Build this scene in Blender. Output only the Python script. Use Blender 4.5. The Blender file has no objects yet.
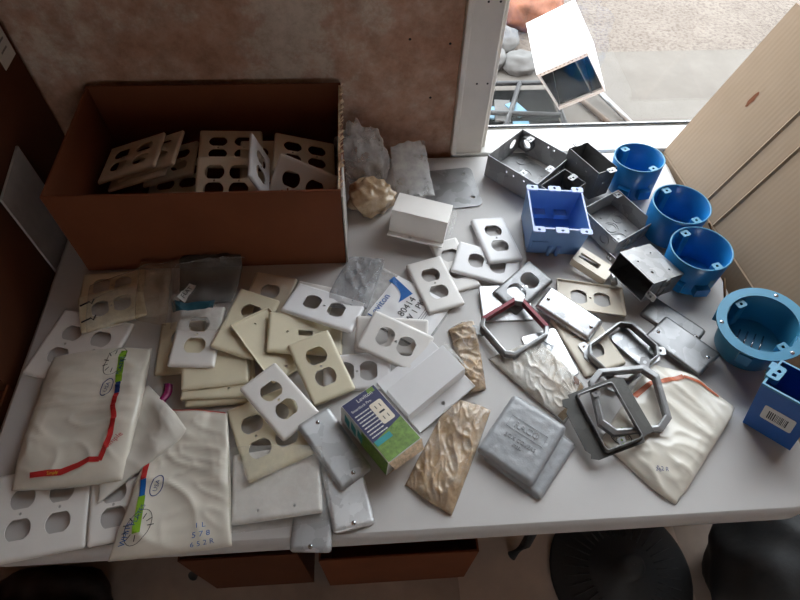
import bpy, math, random
from mathutils import Vector, Matrix, noise
from mathutils.geometry import tessellate_polygon
# measured resting places of the things on the table (metres)
POSE={
 'carton':{'p': [-0.279, 0.8285, 0.74], 'R': [[1.0, 0.0038, 0.0063], [-0.0038, 1.0, -0.0004], [-0.0063, 0.0004, 1.0]], 'd': [0.4713, 0.2894, 0.1883]},
 'Ubag':{'p': [0.051, 0.5776, 0.7404], 'R': [[0.5897, -0.8076, -0.0], [0.8076, 0.5897, -0.0], [0.0, 0.0, 1.0]], 'd': [0.1145, 0.1603, 0.007]},
 'U3':{'p': [0.1584, 0.6669, 0.7404], 'R': [[0.965, -0.2623, -0.0], [0.2623, 0.965, -0.0], [0.0, 0.0, 1.0]], 'd': [0.0567, 0.1238, 0.006]},
 'U2':{'p': [0.1163, 0.6178, 0.7476], 'R': [[0.9584, -0.2852, 0.0077], [0.2851, 0.9584, 0.0106], [-0.0104, -0.0079, 0.9999]], 'd': [0.0701, 0.1171, 0.006]},
 'U4':{'p': [0.2179, 0.6605, 0.745], 'R': [[0.3369, -0.9394, 0.063], [0.9408, 0.3385, 0.0172], [-0.0375, 0.0535, 0.9979]], 'd': [0.0775, 0.1226, 0.006]},
 'U5':{'p': [0.245, 0.7197, 0.7471], 'R': [[0.9837, -0.1597, 0.083], [0.1537, 0.9854, 0.0736], [-0.0936, -0.0597, 0.9938]], 'd': [0.0705, 0.1202, 0.006]},
 'flatplate':{'p': [0.174, 0.8689, 0.7404], 'R': [[0.9952, -0.0977, -0.0], [0.0977, 0.9952, -0.0], [0.0, 0.0, 1.0]], 'd': [0.1121, 0.114, 0.002]},
 'M1':{'p': [0.336, 0.9035, 0.7404], 'R': [[0.7251, -0.6883, 0.0226], [0.688, 0.7255, 0.0179], [-0.0287, 0.0026, 0.9996]], 'd': [0.1211, 0.1228, 0.0531]},
 'Bl2':{'p': [0.5464, 0.8502, 0.7487], 'R': [[0.913, 0.4063, -0.0363], [-0.4007, 0.9099, 0.1071], [0.0765, -0.0832, 0.9936]], 'd': [0.098, 0.105, 0.0737]},
 'Bl3':{'p': [0.5885, 0.7299, 0.7434], 'R': [[0.856, 0.517, -0.0021], [-0.5165, 0.8555, 0.0372], [0.021, -0.0307, 0.9993]], 'd': [0.1073, 0.112, 0.0742]},
 'Bl4':{'p': [0.5885, 0.6199, 0.745], 'R': [[0.8427, 0.5368, -0.0407], [-0.5348, 0.8435, 0.0505], [0.0615, -0.0208, 0.9979]], 'd': [0.1062, 0.112, 0.0739]},
 'Bl5':{'p': [0.6349, 0.4627, 0.7536], 'R': [[0.8554, 0.4939, -0.1563], [-0.5023, 0.8645, -0.0172], [0.1267, 0.0932, 0.9876]], 'd': [0.113, 0.125, 0.0683]},
 'M2b':{'p': [0.3916, 0.8207, 0.7461], 'R': [[0.807, -0.5881, -0.0543], [0.5894, 0.8078, 0.0105], [0.0377, -0.0405, 0.9985]], 'd': [0.0724, 0.0546, 0.0451]},
 'M2':{'p': [0.4505, 0.8636, 0.75], 'R': [[0.897, -0.4378, 0.0617], [0.4329, 0.8981, 0.0777], [-0.0894, -0.0429, 0.9951]], 'd': [0.0495, 0.0896, 0.0659]},
 'M3':{'p': [0.4783, 0.7412, 0.7439], 'R': [[0.8632, -0.5033, 0.0391], [0.5047, 0.8624, -0.0399], [-0.0136, 0.0542, 0.9984]], 'd': [0.0975, 0.0966, 0.0404]},
 'Bl1':{'p': [0.3502, 0.7307, 0.7429], 'R': [[0.9961, 0.0791, 0.0399], [-0.0792, 0.9969, 0.0015], [-0.0396, -0.0046, 0.9992]], 'd': [0.1065, 0.1022, 0.0723]},
 'M4':{'p': [0.5221, 0.6133, 0.7807], 'R': [[0.4279, 0.1918, -0.8832], [-0.9018, 0.1559, -0.4031], [0.0604, 0.969, 0.2397]], 'd': [0.0826, 0.0436, 0.0809]},
 'Bl6':{'p': [0.622, 0.3202, 0.7493], 'R': [[0.6071, 0.7851, -0.1225], [-0.764, 0.6191, 0.1817], [0.2185, -0.0167, 0.9757]], 'd': [0.075, 0.0601, 0.1011]},
 'L2':{'p': [-0.4638, 0.6466, 0.7404], 'R': [[-0.0777, -0.997, -0.0], [0.997, -0.0777, -0.0], [0.0, -0.0, 1.0]], 'd': [0.0648, 0.1098, 0.006]},
 'L3':{'p': [-0.4893, 0.519, 0.7404], 'R': [[0.9583, 0.2858, -0.0], [-0.2858, 0.9583, -0.0], [0.0, 0.0, 1.0]], 'd': [0.1322, 0.13, 0.006]},
 'L1':{'p': [-0.4521, 0.5972, 0.7468], 'R': [[-0.3071, -0.9517, -0.0], [0.9517, -0.3071, -0.0], [0.0, -0.0, 1.0]], 'd': [0.0781, 0.1084, 0.006]},
 'L4':{'p': [-0.3227, 0.5127, 0.7404], 'R': [[0.999, -0.0453, -0.0], [0.0453, 0.999, -0.0], [0.0, 0.0, 1.0]], 'd': [0.0747, 0.1026, 0.006]},
 'P10c':{'p': [-0.2484, 0.4569, 0.7443], 'R': [[0.995, -0.0713, 0.0694], [0.0715, 0.9974, 0.0], [-0.0692, 0.0049, 0.9976]], 'd': [0.1071, 0.1131, 0.006]},
 'P10b':{'p': [-0.2539, 0.4636, 0.751], 'R': [[0.9969, -0.0365, 0.0693], [0.0366, 0.9993, -0.0], [-0.0693, 0.0025, 0.9976]], 'd': [0.1044, 0.1093, 0.006]},
 'P10a':{'p': [-0.2575, 0.4774, 0.7577], 'R': [[0.9902, -0.1216, 0.0693], [0.1219, 0.9925, -0.0], [-0.0688, 0.0084, 0.9976]], 'd': [0.1044, 0.1026, 0.006]},
 'P1':{'p': [-0.2891, 0.5176, 0.7663], 'R': [[0.9966, 0.0452, 0.0692], [-0.0453, 0.999, 0.0007], [-0.0691, -0.0038, 0.9976]], 'd': [0.0736, 0.1182, 0.006]},
 'P3':{'p': [-0.1856, 0.5992, 0.7404], 'R': [[0.9667, 0.256, -0.0], [-0.256, 0.9667, -0.0], [0.0, 0.0, 1.0]], 'd': [0.0793, 0.1196, 0.006]},
 'P2':{'p': [-0.2124, 0.5424, 0.7605], 'R': [[0.9369, 0.2717, 0.22], [-0.2869, 0.9571, 0.0397], [-0.1998, -0.1003, 0.9747]], 'd': [0.0734, 0.13, 0.006]},
 'P4b':{'p': [-0.1112, 0.5744, 0.7409], 'R': [[0.9579, 0.2866, 0.0135], [-0.2866, 0.958, -0.004], [-0.014, 0.0, 0.9999]], 'd': [0.0745, 0.1193, 0.006]},
 'P5':{'p': [-0.1701, 0.4991, 0.7581], 'R': [[0.7695, -0.578, 0.2716], [0.5951, 0.8033, 0.0235], [-0.2318, 0.1436, 0.9621]], 'd': [0.0753, 0.1286, 0.006]},
 'P6':{'p': [-0.1134, 0.5196, 0.7537], 'R': [[0.006, -0.9783, 0.2071], [0.9999, 0.0035, -0.0123], [0.0113, 0.2071, 0.9783]], 'd': [0.0775, 0.1256, 0.006]},
 'P4':{'p': [-0.0819, 0.5696, 0.7579], 'R': [[0.3604, -0.926, 0.1122], [0.9087, 0.3757, 0.1819], [-0.2106, 0.0364, 0.9769]], 'd': [0.0754, 0.13, 0.006]},
 'N':{'p': [-0.4767, 0.2529, 0.7404], 'R': [[0.9905, -0.1372, -0.0], [0.1372, 0.9905, -0.0], [0.0, 0.0, 1.0]], 'd': [0.1319, 0.1254, 0.006]},
 'N2':{'p': [-0.3758, 0.2549, 0.7416], 'R': [[0.9857, -0.1647, 0.0356], [0.1646, 0.9863, 0.0059], [-0.0361, 0.0001, 0.9993]], 'd': [0.067, 0.1026, 0.006]},
 'S5':{'p': [-0.0935, 0.2238, 0.7404], 'R': [[0.9971, 0.0757, -0.0], [-0.0757, 0.9971, -0.0], [0.0, 0.0, 1.0]], 'd': [0.058, 0.0954, 0.006]},
 'S4':{'p': [-0.0455, 0.2511, 0.745], 'R': [[0.9744, -0.1946, 0.1129], [0.1963, 0.9805, -0.0044], [-0.1099, 0.0265, 0.9936]], 'd': [0.0601, 0.0991, 0.005]},
 'W5':{'p': [-0.1476, 0.2728, 0.745], 'R': [[0.9955, -0.0693, -0.0642], [0.0698, 0.9976, 0.0049], [0.0637, -0.0094, 0.9979]], 'd': [0.1293, 0.1026, 0.007]},
 'P9':{'p': [-0.162, 0.3505, 0.7496], 'R': [[0.9279, -0.3667, -0.0677], [0.3706, 0.927, 0.058], [0.0415, -0.0789, 0.996]], 'd': [0.1044, 0.1279, 0.006]},
 'R3':{'p': [0.032, 0.508, 0.756], 'R': [[0.1025, -0.9947, 0.0012], [0.9384, 0.0963, -0.332], [0.3301, 0.0352, 0.9433]], 'd': [0.0637, 0.1231, 0.006]},
 'R1':{'p': [-0.0275, 0.4476, 0.7463], 'R': [[-0.0182, -0.9997, -0.0156], [0.9868, -0.0154, -0.1613], [0.161, -0.0183, 0.9868]], 'd': [0.063, 0.111, 0.006]},
 'P7':{'p': [-0.0854, 0.454, 0.7568], 'R': [[0.9173, -0.3897, 0.0817], [0.3972, 0.9095, -0.1225], [-0.0266, 0.1448, 0.9891]], 'd': [0.0725, 0.115, 0.006]},
 'P8':{'p': [-0.1485, 0.3947, 0.7632], 'R': [[0.7699, -0.6373, 0.0322], [0.6379, 0.7676, -0.0623], [0.015, 0.0685, 0.9975]], 'd': [0.0696, 0.1134, 0.006]},
 'S3':{'p': [-0.0635, 0.3172, 0.7578], 'R': [[0.8048, -0.5596, 0.1977], [0.5766, 0.8162, -0.0369], [-0.1407, 0.1437, 0.9796]], 'd': [0.0579, 0.1178, 0.005]},
 'B3':{'p': [0.0038, 0.3384, 0.7432], 'R': [[0.8024, -0.5931, 0.066], [0.5914, 0.8051, 0.0452], [-0.08, 0.0028, 0.9968]], 'd': [0.0619, 0.1121, 0.047]},
 'R2':{'p': [0.0375, 0.4914, 0.7619], 'R': [[0.4605, -0.8852, 0.0659], [0.8731, 0.4383, -0.2135], [0.1601, 0.1558, 0.9747]], 'd': [0.0744, 0.1111, 0.006]},
 'B2':{'p': [0.0825, 0.4162, 0.7523], 'R': [[0.799, -0.6004, -0.0339], [0.5943, 0.7969, -0.1084], [0.0921, 0.0664, 0.9935]], 'd': [0.1175, 0.1071, 0.0257]},
 'B1':{'p': [0.0984, 0.7497, 0.7555], 'R': [[0.9508, 0.282, 0.128], [-0.3046, 0.9262, 0.2223], [-0.0559, -0.2503, 0.9665]], 'd': [0.1063, 0.0957, 0.0479]},
 'IV':{'p': [0.3677, 0.4896, 0.7404], 'R': [[0.9556, -0.2947, -0.0], [0.2947, 0.9556, -0.0], [0.0, 0.0, 1.0]], 'd': [0.0798, 0.1226, 0.006]},
 'S9':{'p': [0.2397, 0.5724, 0.7453], 'R': [[1.0, 0.0021, -0.0], [-0.0021, 0.9905, -0.1374], [-0.0003, 0.1374, 0.9905]], 'd': [0.0909, 0.072, 0.002]},
 'S10':{'p': [0.2964, 0.4645, 0.7424], 'R': [[0.971, -0.2333, -0.0528], [0.2327, 0.9724, -0.0165], [0.0552, 0.0038, 0.9985]], 'd': [0.0656, 0.0955, 0.002]},
 'S8':{'p': [0.4517, 0.4785, 0.7438], 'R': [[0.801, -0.5937, 0.0768], [0.5939, 0.8042, 0.0221], [-0.0749, 0.0279, 0.9968]], 'd': [0.0649, 0.0765, 0.002]},
 'S7':{'p': [0.5292, 0.5194, 0.7404], 'R': [[0.7463, -0.6656, -0.0], [0.6656, 0.7463, -0.0], [0.0, 0.0, 1.0]], 'd': [0.0536, 0.1028, 0.005]},
 'S6':{'p': [0.5236, 0.4672, 0.7507], 'R': [[0.7983, -0.5957, -0.0887], [0.5994, 0.8001, 0.0214], [0.0582, -0.0703, 0.9958]], 'd': [0.063, 0.1067, 0.005]},
 'U6':{'p': [0.3943, 0.5757, 0.7446], 'R': [[0.2117, -0.977, 0.026], [0.9699, 0.2133, 0.1173], [-0.1202, 0.0004, 0.9928]], 'd': [0.0707, 0.1199, 0.006]},
 'M5':{'p': [0.4142, 0.6457, 0.7547], 'R': [[0.6738, -0.7309, 0.1085], [0.735, 0.678, 0.0024], [-0.0753, 0.0781, 0.9941]], 'd': [0.0399, 0.0726, 0.004]},
 'S1':{'p': [0.2745, 0.6015, 0.7518], 'R': [[0.6327, 0.7744, -0.0], [-0.7671, 0.6267, -0.1373], [-0.1063, 0.0869, 0.9905]], 'd': [0.0598, 0.1028, 0.006]},
 'S2':{'p': [0.3435, 0.5379, 0.7535], 'R': [[0.6763, -0.7356, -0.0384], [0.7252, 0.6741, -0.1401], [0.1289, 0.0669, 0.9894]], 'd': [0.0511, 0.1085, 0.008]},
 'T1':{'p': [0.0, 0.0, 0.0], 'R': [[1.0, 0.0, 0.0], [0.0, 1.0, 0.0], [0.0, 0.0, 1.0]], 'd': [8.0, 8.0, 0.012], 'g': [[[0.1898, 0.4648, 0.7408], [0.2016, 0.4688, 0.7408], [0.2135, 0.4727, 0.7408], [0.2253, 0.4764, 0.7413], [0.2371, 0.4799, 0.7423], [0.2487, 0.4832, 0.7437], [0.2606, 0.4867, 0.7445], [0.2726, 0.4904, 0.7451], [0.2846, 0.4942, 0.7458]], [[0.2038, 0.4482, 0.7408], [0.2148, 0.4527, 0.7408], [0.2258, 0.457, 0.7411], [0.2368, 0.4613, 0.7416], [0.2476, 0.4652, 0.7428], [0.2585, 0.4691, 0.744], [0.2696, 0.4733, 0.7446], [0.2808, 0.4776, 0.7453], [0.292, 0.4819, 0.7458]], [[0.2177, 0.4319, 0.7408], [0.2278, 0.4368, 0.741], [0.2379, 0.4416, 0.7413], [0.2479, 0.4461, 0.7424], [0.2579, 0.4505, 0.7435], [0.2681, 0.4552, 0.7442], [0.2784, 0.46, 0.7449], [0.2888, 0.4648, 0.7455], [0.2992, 0.4697, 0.7461]], [[0.2312, 0.4159, 0.7408], [0.2405, 0.4212, 0.741], [0.2497, 0.4263, 0.7419], [0.2588, 0.4311, 0.7433], [0.2682, 0.4363, 0.7439], [0.2776, 0.4416, 0.7445], [0.2871, 0.4469, 0.7451], [0.2967, 0.4523, 0.7457], [0.3063, 0.4576, 0.7463]], [[0.2445, 0.4001, 0.7408], [0.253, 0.4059, 0.7411], [0.2615, 0.4115, 0.742], [0.2697, 0.4166, 0.7436], [0.2783, 0.4224, 0.7442], [0.2869, 0.4282, 0.7448], [0.2957, 0.434, 0.7453], [0.3045, 0.4399, 0.7459], [0.3134, 0.4458, 0.7464]], [[0.2576, 0.3847, 0.7408], [0.2654, 0.3909, 0.7411], [0.2731, 0.397, 0.7419], [0.2804, 0.4026, 0.7437], [0.2882, 0.4086, 0.7445], [0.2961, 0.4149, 0.7451], [0.3041, 0.4213, 0.7456], [0.3122, 0.4277, 0.7461], [0.3203, 0.4341, 0.7467]], [[0.2705, 0.3695, 0.7408], [0.2776, 0.3763, 0.7409], [0.2847, 0.383, 0.7413], [0.2916, 0.3895, 0.7421], [0.2988, 0.3962, 0.7426], [0.3058, 0.4028, 0.7436], [0.3127, 0.4091, 0.7452], [0.3198, 0.4157, 0.7462], [0.3271, 0.4226, 0.7468]], [[0.2831, 0.3546, 0.7408], [0.2895, 0.3618, 0.7408], [0.296, 0.369, 0.7409], [0.3025, 0.3763, 0.7411], [0.3089, 0.3835, 0.7415], [0.3155, 0.3909, 0.7419], [0.3219, 0.398, 0.7429], [0.3285, 0.4054, 0.7442], [0.3353, 0.413, 0.7461]], [[0.2955, 0.3399, 0.7408], [0.3013, 0.3475, 0.7408], [0.3071, 0.3552, 0.7408], [0.3129, 0.363, 0.7408], [0.3188, 0.3708, 0.7409], [0.3247, 0.3786, 0.7411], [0.3306, 0.3865, 0.7416], [0.3366, 0.3945, 0.7424], [0.3428, 0.4026, 0.7434]]]},
 'T2':{'p': [0.0, 0.0, 0.0], 'R': [[1.0, 0.0, 0.0], [0.0, 1.0, 0.0], [0.0, 0.0, 1.0]], 'd': [8.0, 8.0, 0.012], 'g': [[[0.1307, 0.5252, 0.7408], [0.1366, 0.5274, 0.7408], [0.1425, 0.5297, 0.7408], [0.1485, 0.532, 0.7408], [0.1545, 0.5342, 0.7408], [0.1604, 0.5365, 0.7408], [0.1665, 0.5388, 0.7408], [0.1725, 0.5411, 0.7408], [0.1785, 0.5434, 0.7408]], [[0.1337, 0.5088, 0.7408], [0.1393, 0.5108, 0.7408], [0.1449, 0.5129, 0.7408], [0.1505, 0.5149, 0.7408], [0.1561, 0.517, 0.7408], [0.1618, 0.5191, 0.7408], [0.1675, 0.5211, 0.7408], [0.1732, 0.5232, 0.7408], [0.1789, 0.5253, 0.7408]], [[0.1365, 0.4927, 0.7409], [0.1418, 0.4946, 0.7409], [0.1471, 0.4964, 0.7408], [0.1525, 0.4983, 0.7408], [0.1578, 0.5001, 0.7408], [0.1631, 0.5019, 0.7408], [0.1685, 0.5038, 0.7408], [0.1739, 0.5056, 0.7408], [0.1793, 0.5075, 0.7408]], [[0.1393, 0.4767, 0.7413], [0.1443, 0.4784, 0.7412], [0.1493, 0.4801, 0.741], [0.1544, 0.4819, 0.7409], [0.1594, 0.4835, 0.7408], [0.1644, 0.4852, 0.7408], [0.1695, 0.4868, 0.7408], [0.1745, 0.4884, 0.7409], [0.1796, 0.4901, 0.7411]], [[0.1419, 0.4606, 0.7426], [0.1466, 0.4621, 0.7424], [0.1514, 0.4639, 0.7417], [0.1562, 0.4655, 0.7414], [0.1609, 0.4671, 0.741], [0.1657, 0.4687, 0.7409], [0.1705, 0.4701, 0.7409], [0.1752, 0.4716, 0.7412], [0.18, 0.473, 0.7418]], [[0.1442, 0.4442, 0.7448], [0.1486, 0.4455, 0.7448], [0.1532, 0.4475, 0.7434], [0.1578, 0.4491, 0.7426], [0.1624, 0.4508, 0.7418], [0.1669, 0.4522, 0.7414], [0.1714, 0.4537, 0.7412], [0.1759, 0.455, 0.7417], [0.1803, 0.4563, 0.7435]], [[0.1469, 0.4294, 0.7448], [0.151, 0.4304, 0.7448], [0.1551, 0.4315, 0.7448], [0.1592, 0.4325, 0.7448], [0.1636, 0.4343, 0.7434], [0.1679, 0.4358, 0.7426], [0.1722, 0.4374, 0.7416], [0.1765, 0.4387, 0.7414], [0.1806, 0.4398, 0.7418]], [[0.1495, 0.4148, 0.7448], [0.1533, 0.4156, 0.7448], [0.1572, 0.4165, 0.7448], [0.161, 0.4174, 0.7448], [0.1648, 0.4183, 0.7448], [0.1686, 0.4191, 0.7448], [0.1729, 0.4212, 0.7424], [0.177, 0.4227, 0.7413], [0.181, 0.4237, 0.7411]], [[0.1521, 0.4004, 0.7448], [0.1557, 0.4011, 0.7448], [0.1592, 0.4018, 0.7448], [0.1627, 0.4025, 0.7448], [0.1663, 0.4032, 0.7448], [0.1698, 0.4039, 0.7448], [0.1738, 0.4057, 0.7426], [0.1776, 0.407, 0.7413], [0.1813, 0.4079, 0.7409]]]},
 'T3':{'p': [0.0, 0.0, 0.0], 'R': [[1.0, 0.0, 0.0], [0.0, 1.0, 0.0], [0.0, 0.0, 1.0]], 'd': [8.0, 8.0, 0.012], 'g': [[[0.1195, 0.3956, 0.7438], [0.1278, 0.3928, 0.7438], [0.136, 0.39, 0.7438], [0.1443, 0.3871, 0.7438], [0.1525, 0.3843, 0.7438], [0.1611, 0.3824, 0.7419], [0.1695, 0.38, 0.7411], [0.1777, 0.3773, 0.7408], [0.1859, 0.3745, 0.7408]], [[0.1083, 0.377, 0.7438], [0.1165, 0.3737, 0.7438], [0.1248, 0.3704, 0.7438], [0.1332, 0.3676, 0.7428], [0.1415, 0.3646, 0.7421], [0.1498, 0.3617, 0.7413], [0.1581, 0.3585, 0.7409], [0.1662, 0.3553, 0.7408], [0.1744, 0.3521, 0.7408]], [[0.0973, 0.3589, 0.7438], [0.1056, 0.3551, 0.7438], [0.114, 0.3518, 0.7427], [0.1223, 0.3485, 0.7416], [0.1306, 0.345, 0.7413], [0.1388, 0.3414, 0.7409], [0.147, 0.3377, 0.7408], [0.1551, 0.334, 0.7408], [0.1631, 0.3303, 0.7408]], [[0.0867, 0.3412, 0.7438], [0.095, 0.3374, 0.7427], [0.1034, 0.3337, 0.7416], [0.1117, 0.3297, 0.7412], [0.1199, 0.3256, 0.7408], [0.128, 0.3215, 0.7408], [0.1361, 0.3174, 0.7408], [0.1442, 0.3133, 0.7408], [0.1522, 0.3092, 0.7408]], [[0.0763, 0.3242, 0.743], [0.0847, 0.32, 0.7419], [0.093, 0.3156, 0.7413], [0.1012, 0.3112, 0.7408], [0.1094, 0.3067, 0.7408], [0.1175, 0.3021, 0.7408], [0.1256, 0.2976, 0.7408], [0.1336, 0.2931, 0.7408], [0.1416, 0.2887, 0.7408]], [[0.0661, 0.307, 0.7438], [0.0745, 0.3026, 0.7421], [0.0828, 0.298, 0.7411], [0.091, 0.2931, 0.7408], [0.0992, 0.2882, 0.7408], [0.1073, 0.2833, 0.7408], [0.1153, 0.2784, 0.7408], [0.1234, 0.2735, 0.7408], [0.1313, 0.2687, 0.7408]], [[0.0561, 0.2905, 0.7438], [0.0645, 0.2857, 0.7419], [0.0729, 0.2807, 0.7411], [0.0811, 0.2754, 0.7408], [0.0892, 0.2701, 0.7408], [0.0973, 0.2649, 0.7408], [0.1054, 0.2596, 0.7408], [0.1134, 0.2545, 0.7408], [0.1213, 0.2493, 0.7408]], [[0.0465, 0.2749, 0.7419], [0.0549, 0.2694, 0.7413], [0.0631, 0.2638, 0.7409], [0.0714, 0.2582, 0.7408], [0.0795, 0.2525, 0.7408], [0.0876, 0.2469, 0.7408], [0.0956, 0.2414, 0.7408], [0.1036, 0.2359, 0.7408], [0.1116, 0.2304, 0.7408]], [[0.037, 0.2594, 0.7411], [0.0454, 0.2533, 0.7409], [0.0537, 0.2473, 0.7408], [0.0619, 0.2413, 0.7408], [0.07, 0.2354, 0.7408], [0.0781, 0.2295, 0.7408], [0.0862, 0.2236, 0.7408], [0.0941, 0.2178, 0.7408], [0.1021, 0.212, 0.7408]]]},
 'B4a':{'p': [0.2318, 0.3005, 0.7404], 'R': [[0.6729, -0.7397, -0.0], [0.7397, 0.6729, -0.0], [0.0, 0.0, 1.0]], 'd': [0.1088, 0.1002, 0.008]},
 'B4b':{'p': [0.2211, 0.3176, 0.7488], 'R': [[0.636, -0.7717, -0.0], [0.7717, 0.636, -0.0], [0.0, 0.0, 1.0]], 'd': [0.1145, 0.0945, 0.01]},
 'W4':{'p': [0.0, 0.0, 0.0], 'R': [[1.0, 0.0, 0.0], [0.0, 1.0, 0.0], [0.0, 0.0, 1.0]], 'd': [8.0, 8.0, 0.016], 'g': [[[0.4633, 0.4459, 0.7475], [0.4789, 0.4346, 0.746], [0.4956, 0.4245, 0.7471], [0.5112, 0.4137, 0.7528], [0.5257, 0.4023, 0.7528], [0.5394, 0.3905, 0.7464], [0.5513, 0.3777, 0.7466], [0.5601, 0.3633, 0.7528], [0.5736, 0.3525, 0.7528]], [[0.446, 0.4268, 0.7482], [0.4624, 0.4164, 0.7449], [0.478, 0.4055, 0.7439], [0.4926, 0.3939, 0.7456], [0.5067, 0.3822, 0.7453], [0.5201, 0.3703, 0.7434], [0.5328, 0.3582, 0.7438], [0.5443, 0.3456, 0.7479], [0.5571, 0.3342, 0.7528]], [[0.4319, 0.4109, 0.7437], [0.4466, 0.3989, 0.7422], [0.4607, 0.3868, 0.742], [0.4746, 0.3748, 0.7419], [0.488, 0.3626, 0.7419], [0.5012, 0.3506, 0.7414], [0.5139, 0.3386, 0.7419], [0.5264, 0.3267, 0.7432], [0.5388, 0.315, 0.7455]], [[0.4168, 0.394, 0.7415], [0.4303, 0.3811, 0.7412], [0.4438, 0.3686, 0.7408], [0.4569, 0.3559, 0.741], [0.4698, 0.3435, 0.741], [0.4825, 0.3312, 0.7408], [0.495, 0.3192, 0.7408], [0.5073, 0.3072, 0.7416], [0.5195, 0.2954, 0.7419]], [[0.4012, 0.3768, 0.7409], [0.4142, 0.3635, 0.7408], [0.427, 0.3505, 0.7408], [0.4396, 0.3376, 0.7408], [0.452, 0.3249, 0.7408], [0.4643, 0.3124, 0.7408], [0.4764, 0.3, 0.7408], [0.4882, 0.2879, 0.7408], [0.5, 0.2759, 0.741]], [[0.3857, 0.3597, 0.7408], [0.3983, 0.3461, 0.7408], [0.4106, 0.3328, 0.7408], [0.4228, 0.3196, 0.7408], [0.4347, 0.3067, 0.7408], [0.4465, 0.294, 0.7408], [0.4582, 0.2814, 0.7408], [0.4696, 0.269, 0.7408], [0.4809, 0.2569, 0.7408]], [[0.3706, 0.343, 0.7408], [0.3827, 0.3291, 0.7408], [0.3946, 0.3155, 0.7408], [0.4063, 0.3022, 0.7408], [0.4179, 0.289, 0.7408], [0.4292, 0.276, 0.7408], [0.4404, 0.2633, 0.7408], [0.4514, 0.2507, 0.7408], [0.4623, 0.2383, 0.7408]], [[0.3557, 0.3266, 0.7408], [0.3674, 0.3125, 0.7408], [0.3789, 0.2987, 0.7408], [0.3903, 0.2851, 0.7408], [0.4014, 0.2717, 0.7408], [0.4124, 0.2585, 0.7408], [0.4231, 0.2456, 0.7408], [0.4337, 0.2328, 0.7408], [0.4442, 0.2203, 0.7408]], [[0.3412, 0.3106, 0.7408], [0.3525, 0.2963, 0.7408], [0.3637, 0.2822, 0.7408], [0.3746, 0.2684, 0.7408], [0.3853, 0.2548, 0.7408], [0.3959, 0.2415, 0.7408], [0.4063, 0.2283, 0.7408], [0.4165, 0.2154, 0.7408], [0.4266, 0.2027, 0.7408]]]},
 'W3':{'p': [0.0, 0.0, 0.0], 'R': [[1.0, 0.0, 0.0], [0.0, 1.0, 0.0], [0.0, 0.0, 1.0]], 'd': [8.0, 8.0, 0.016], 'g': [[[-0.3291, 0.4003, 0.7424], [-0.3155, 0.3974, 0.7459], [-0.3001, 0.392, 0.7544], [-0.2881, 0.3908, 0.7544], [-0.2762, 0.3898, 0.7538], [-0.2644, 0.389, 0.7529], [-0.2536, 0.3897, 0.7485], [-0.2411, 0.3879, 0.7497], [-0.2285, 0.3859, 0.7513]], [[-0.3351, 0.3688, 0.7421], [-0.3212, 0.3674, 0.7432], [-0.3066, 0.3653, 0.7461], [-0.293, 0.3642, 0.7467], [-0.2796, 0.3634, 0.7465], [-0.2663, 0.3627, 0.7461], [-0.2531, 0.3623, 0.7451], [-0.2388, 0.3601, 0.7482], [-0.2241, 0.3572, 0.753]], [[-0.3403, 0.3378, 0.7433], [-0.3259, 0.3376, 0.7426], [-0.3113, 0.3373, 0.7424], [-0.2966, 0.3368, 0.7425], [-0.282, 0.3363, 0.7424], [-0.2673, 0.336, 0.7422], [-0.2523, 0.3351, 0.7433], [-0.2366, 0.3332, 0.7468], [-0.22, 0.3298, 0.7545]], [[-0.344, 0.3071, 0.7474], [-0.3298, 0.3083, 0.7437], [-0.3147, 0.3089, 0.742], [-0.2992, 0.3091, 0.7411], [-0.2834, 0.309, 0.741], [-0.2675, 0.3089, 0.7411], [-0.2513, 0.3085, 0.742], [-0.2345, 0.3073, 0.745], [-0.2176, 0.3057, 0.7492]], [[-0.349, 0.279, 0.7477], [-0.3334, 0.2801, 0.7451], [-0.3176, 0.2812, 0.7425], [-0.3012, 0.2819, 0.7412], [-0.2843, 0.2823, 0.7408], [-0.2673, 0.2825, 0.7409], [-0.25, 0.2824, 0.7418], [-0.2322, 0.2817, 0.7447], [-0.214, 0.2804, 0.7492]], [[-0.3539, 0.2521, 0.748], [-0.3364, 0.2528, 0.7475], [-0.32, 0.2544, 0.7438], [-0.3029, 0.2555, 0.7417], [-0.2852, 0.2563, 0.7409], [-0.2671, 0.2569, 0.7409], [-0.2487, 0.2571, 0.7419], [-0.2298, 0.2568, 0.7447], [-0.2104, 0.2559, 0.7495]], [[-0.3585, 0.2261, 0.7484], [-0.3401, 0.2271, 0.7478], [-0.3224, 0.2286, 0.7451], [-0.3046, 0.2302, 0.7422], [-0.2859, 0.2313, 0.7412], [-0.2669, 0.2322, 0.7409], [-0.2475, 0.2327, 0.7419], [-0.2275, 0.2327, 0.7447], [-0.207, 0.2321, 0.7498]], [[-0.3631, 0.2011, 0.7486], [-0.3438, 0.2023, 0.7479], [-0.3243, 0.2035, 0.7472], [-0.3061, 0.2056, 0.743], [-0.2867, 0.2071, 0.7412], [-0.2667, 0.2083, 0.741], [-0.2463, 0.2092, 0.7417], [-0.2253, 0.2096, 0.7444], [-0.2037, 0.2092, 0.7501]], [[-0.369, 0.1778, 0.7452], [-0.3486, 0.1792, 0.7448], [-0.3283, 0.1806, 0.744], [-0.3082, 0.1824, 0.742], [-0.2876, 0.1839, 0.7411], [-0.2666, 0.1852, 0.7408], [-0.2453, 0.1864, 0.7412], [-0.2236, 0.1874, 0.7427], [-0.2017, 0.1882, 0.7452]]]},
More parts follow.
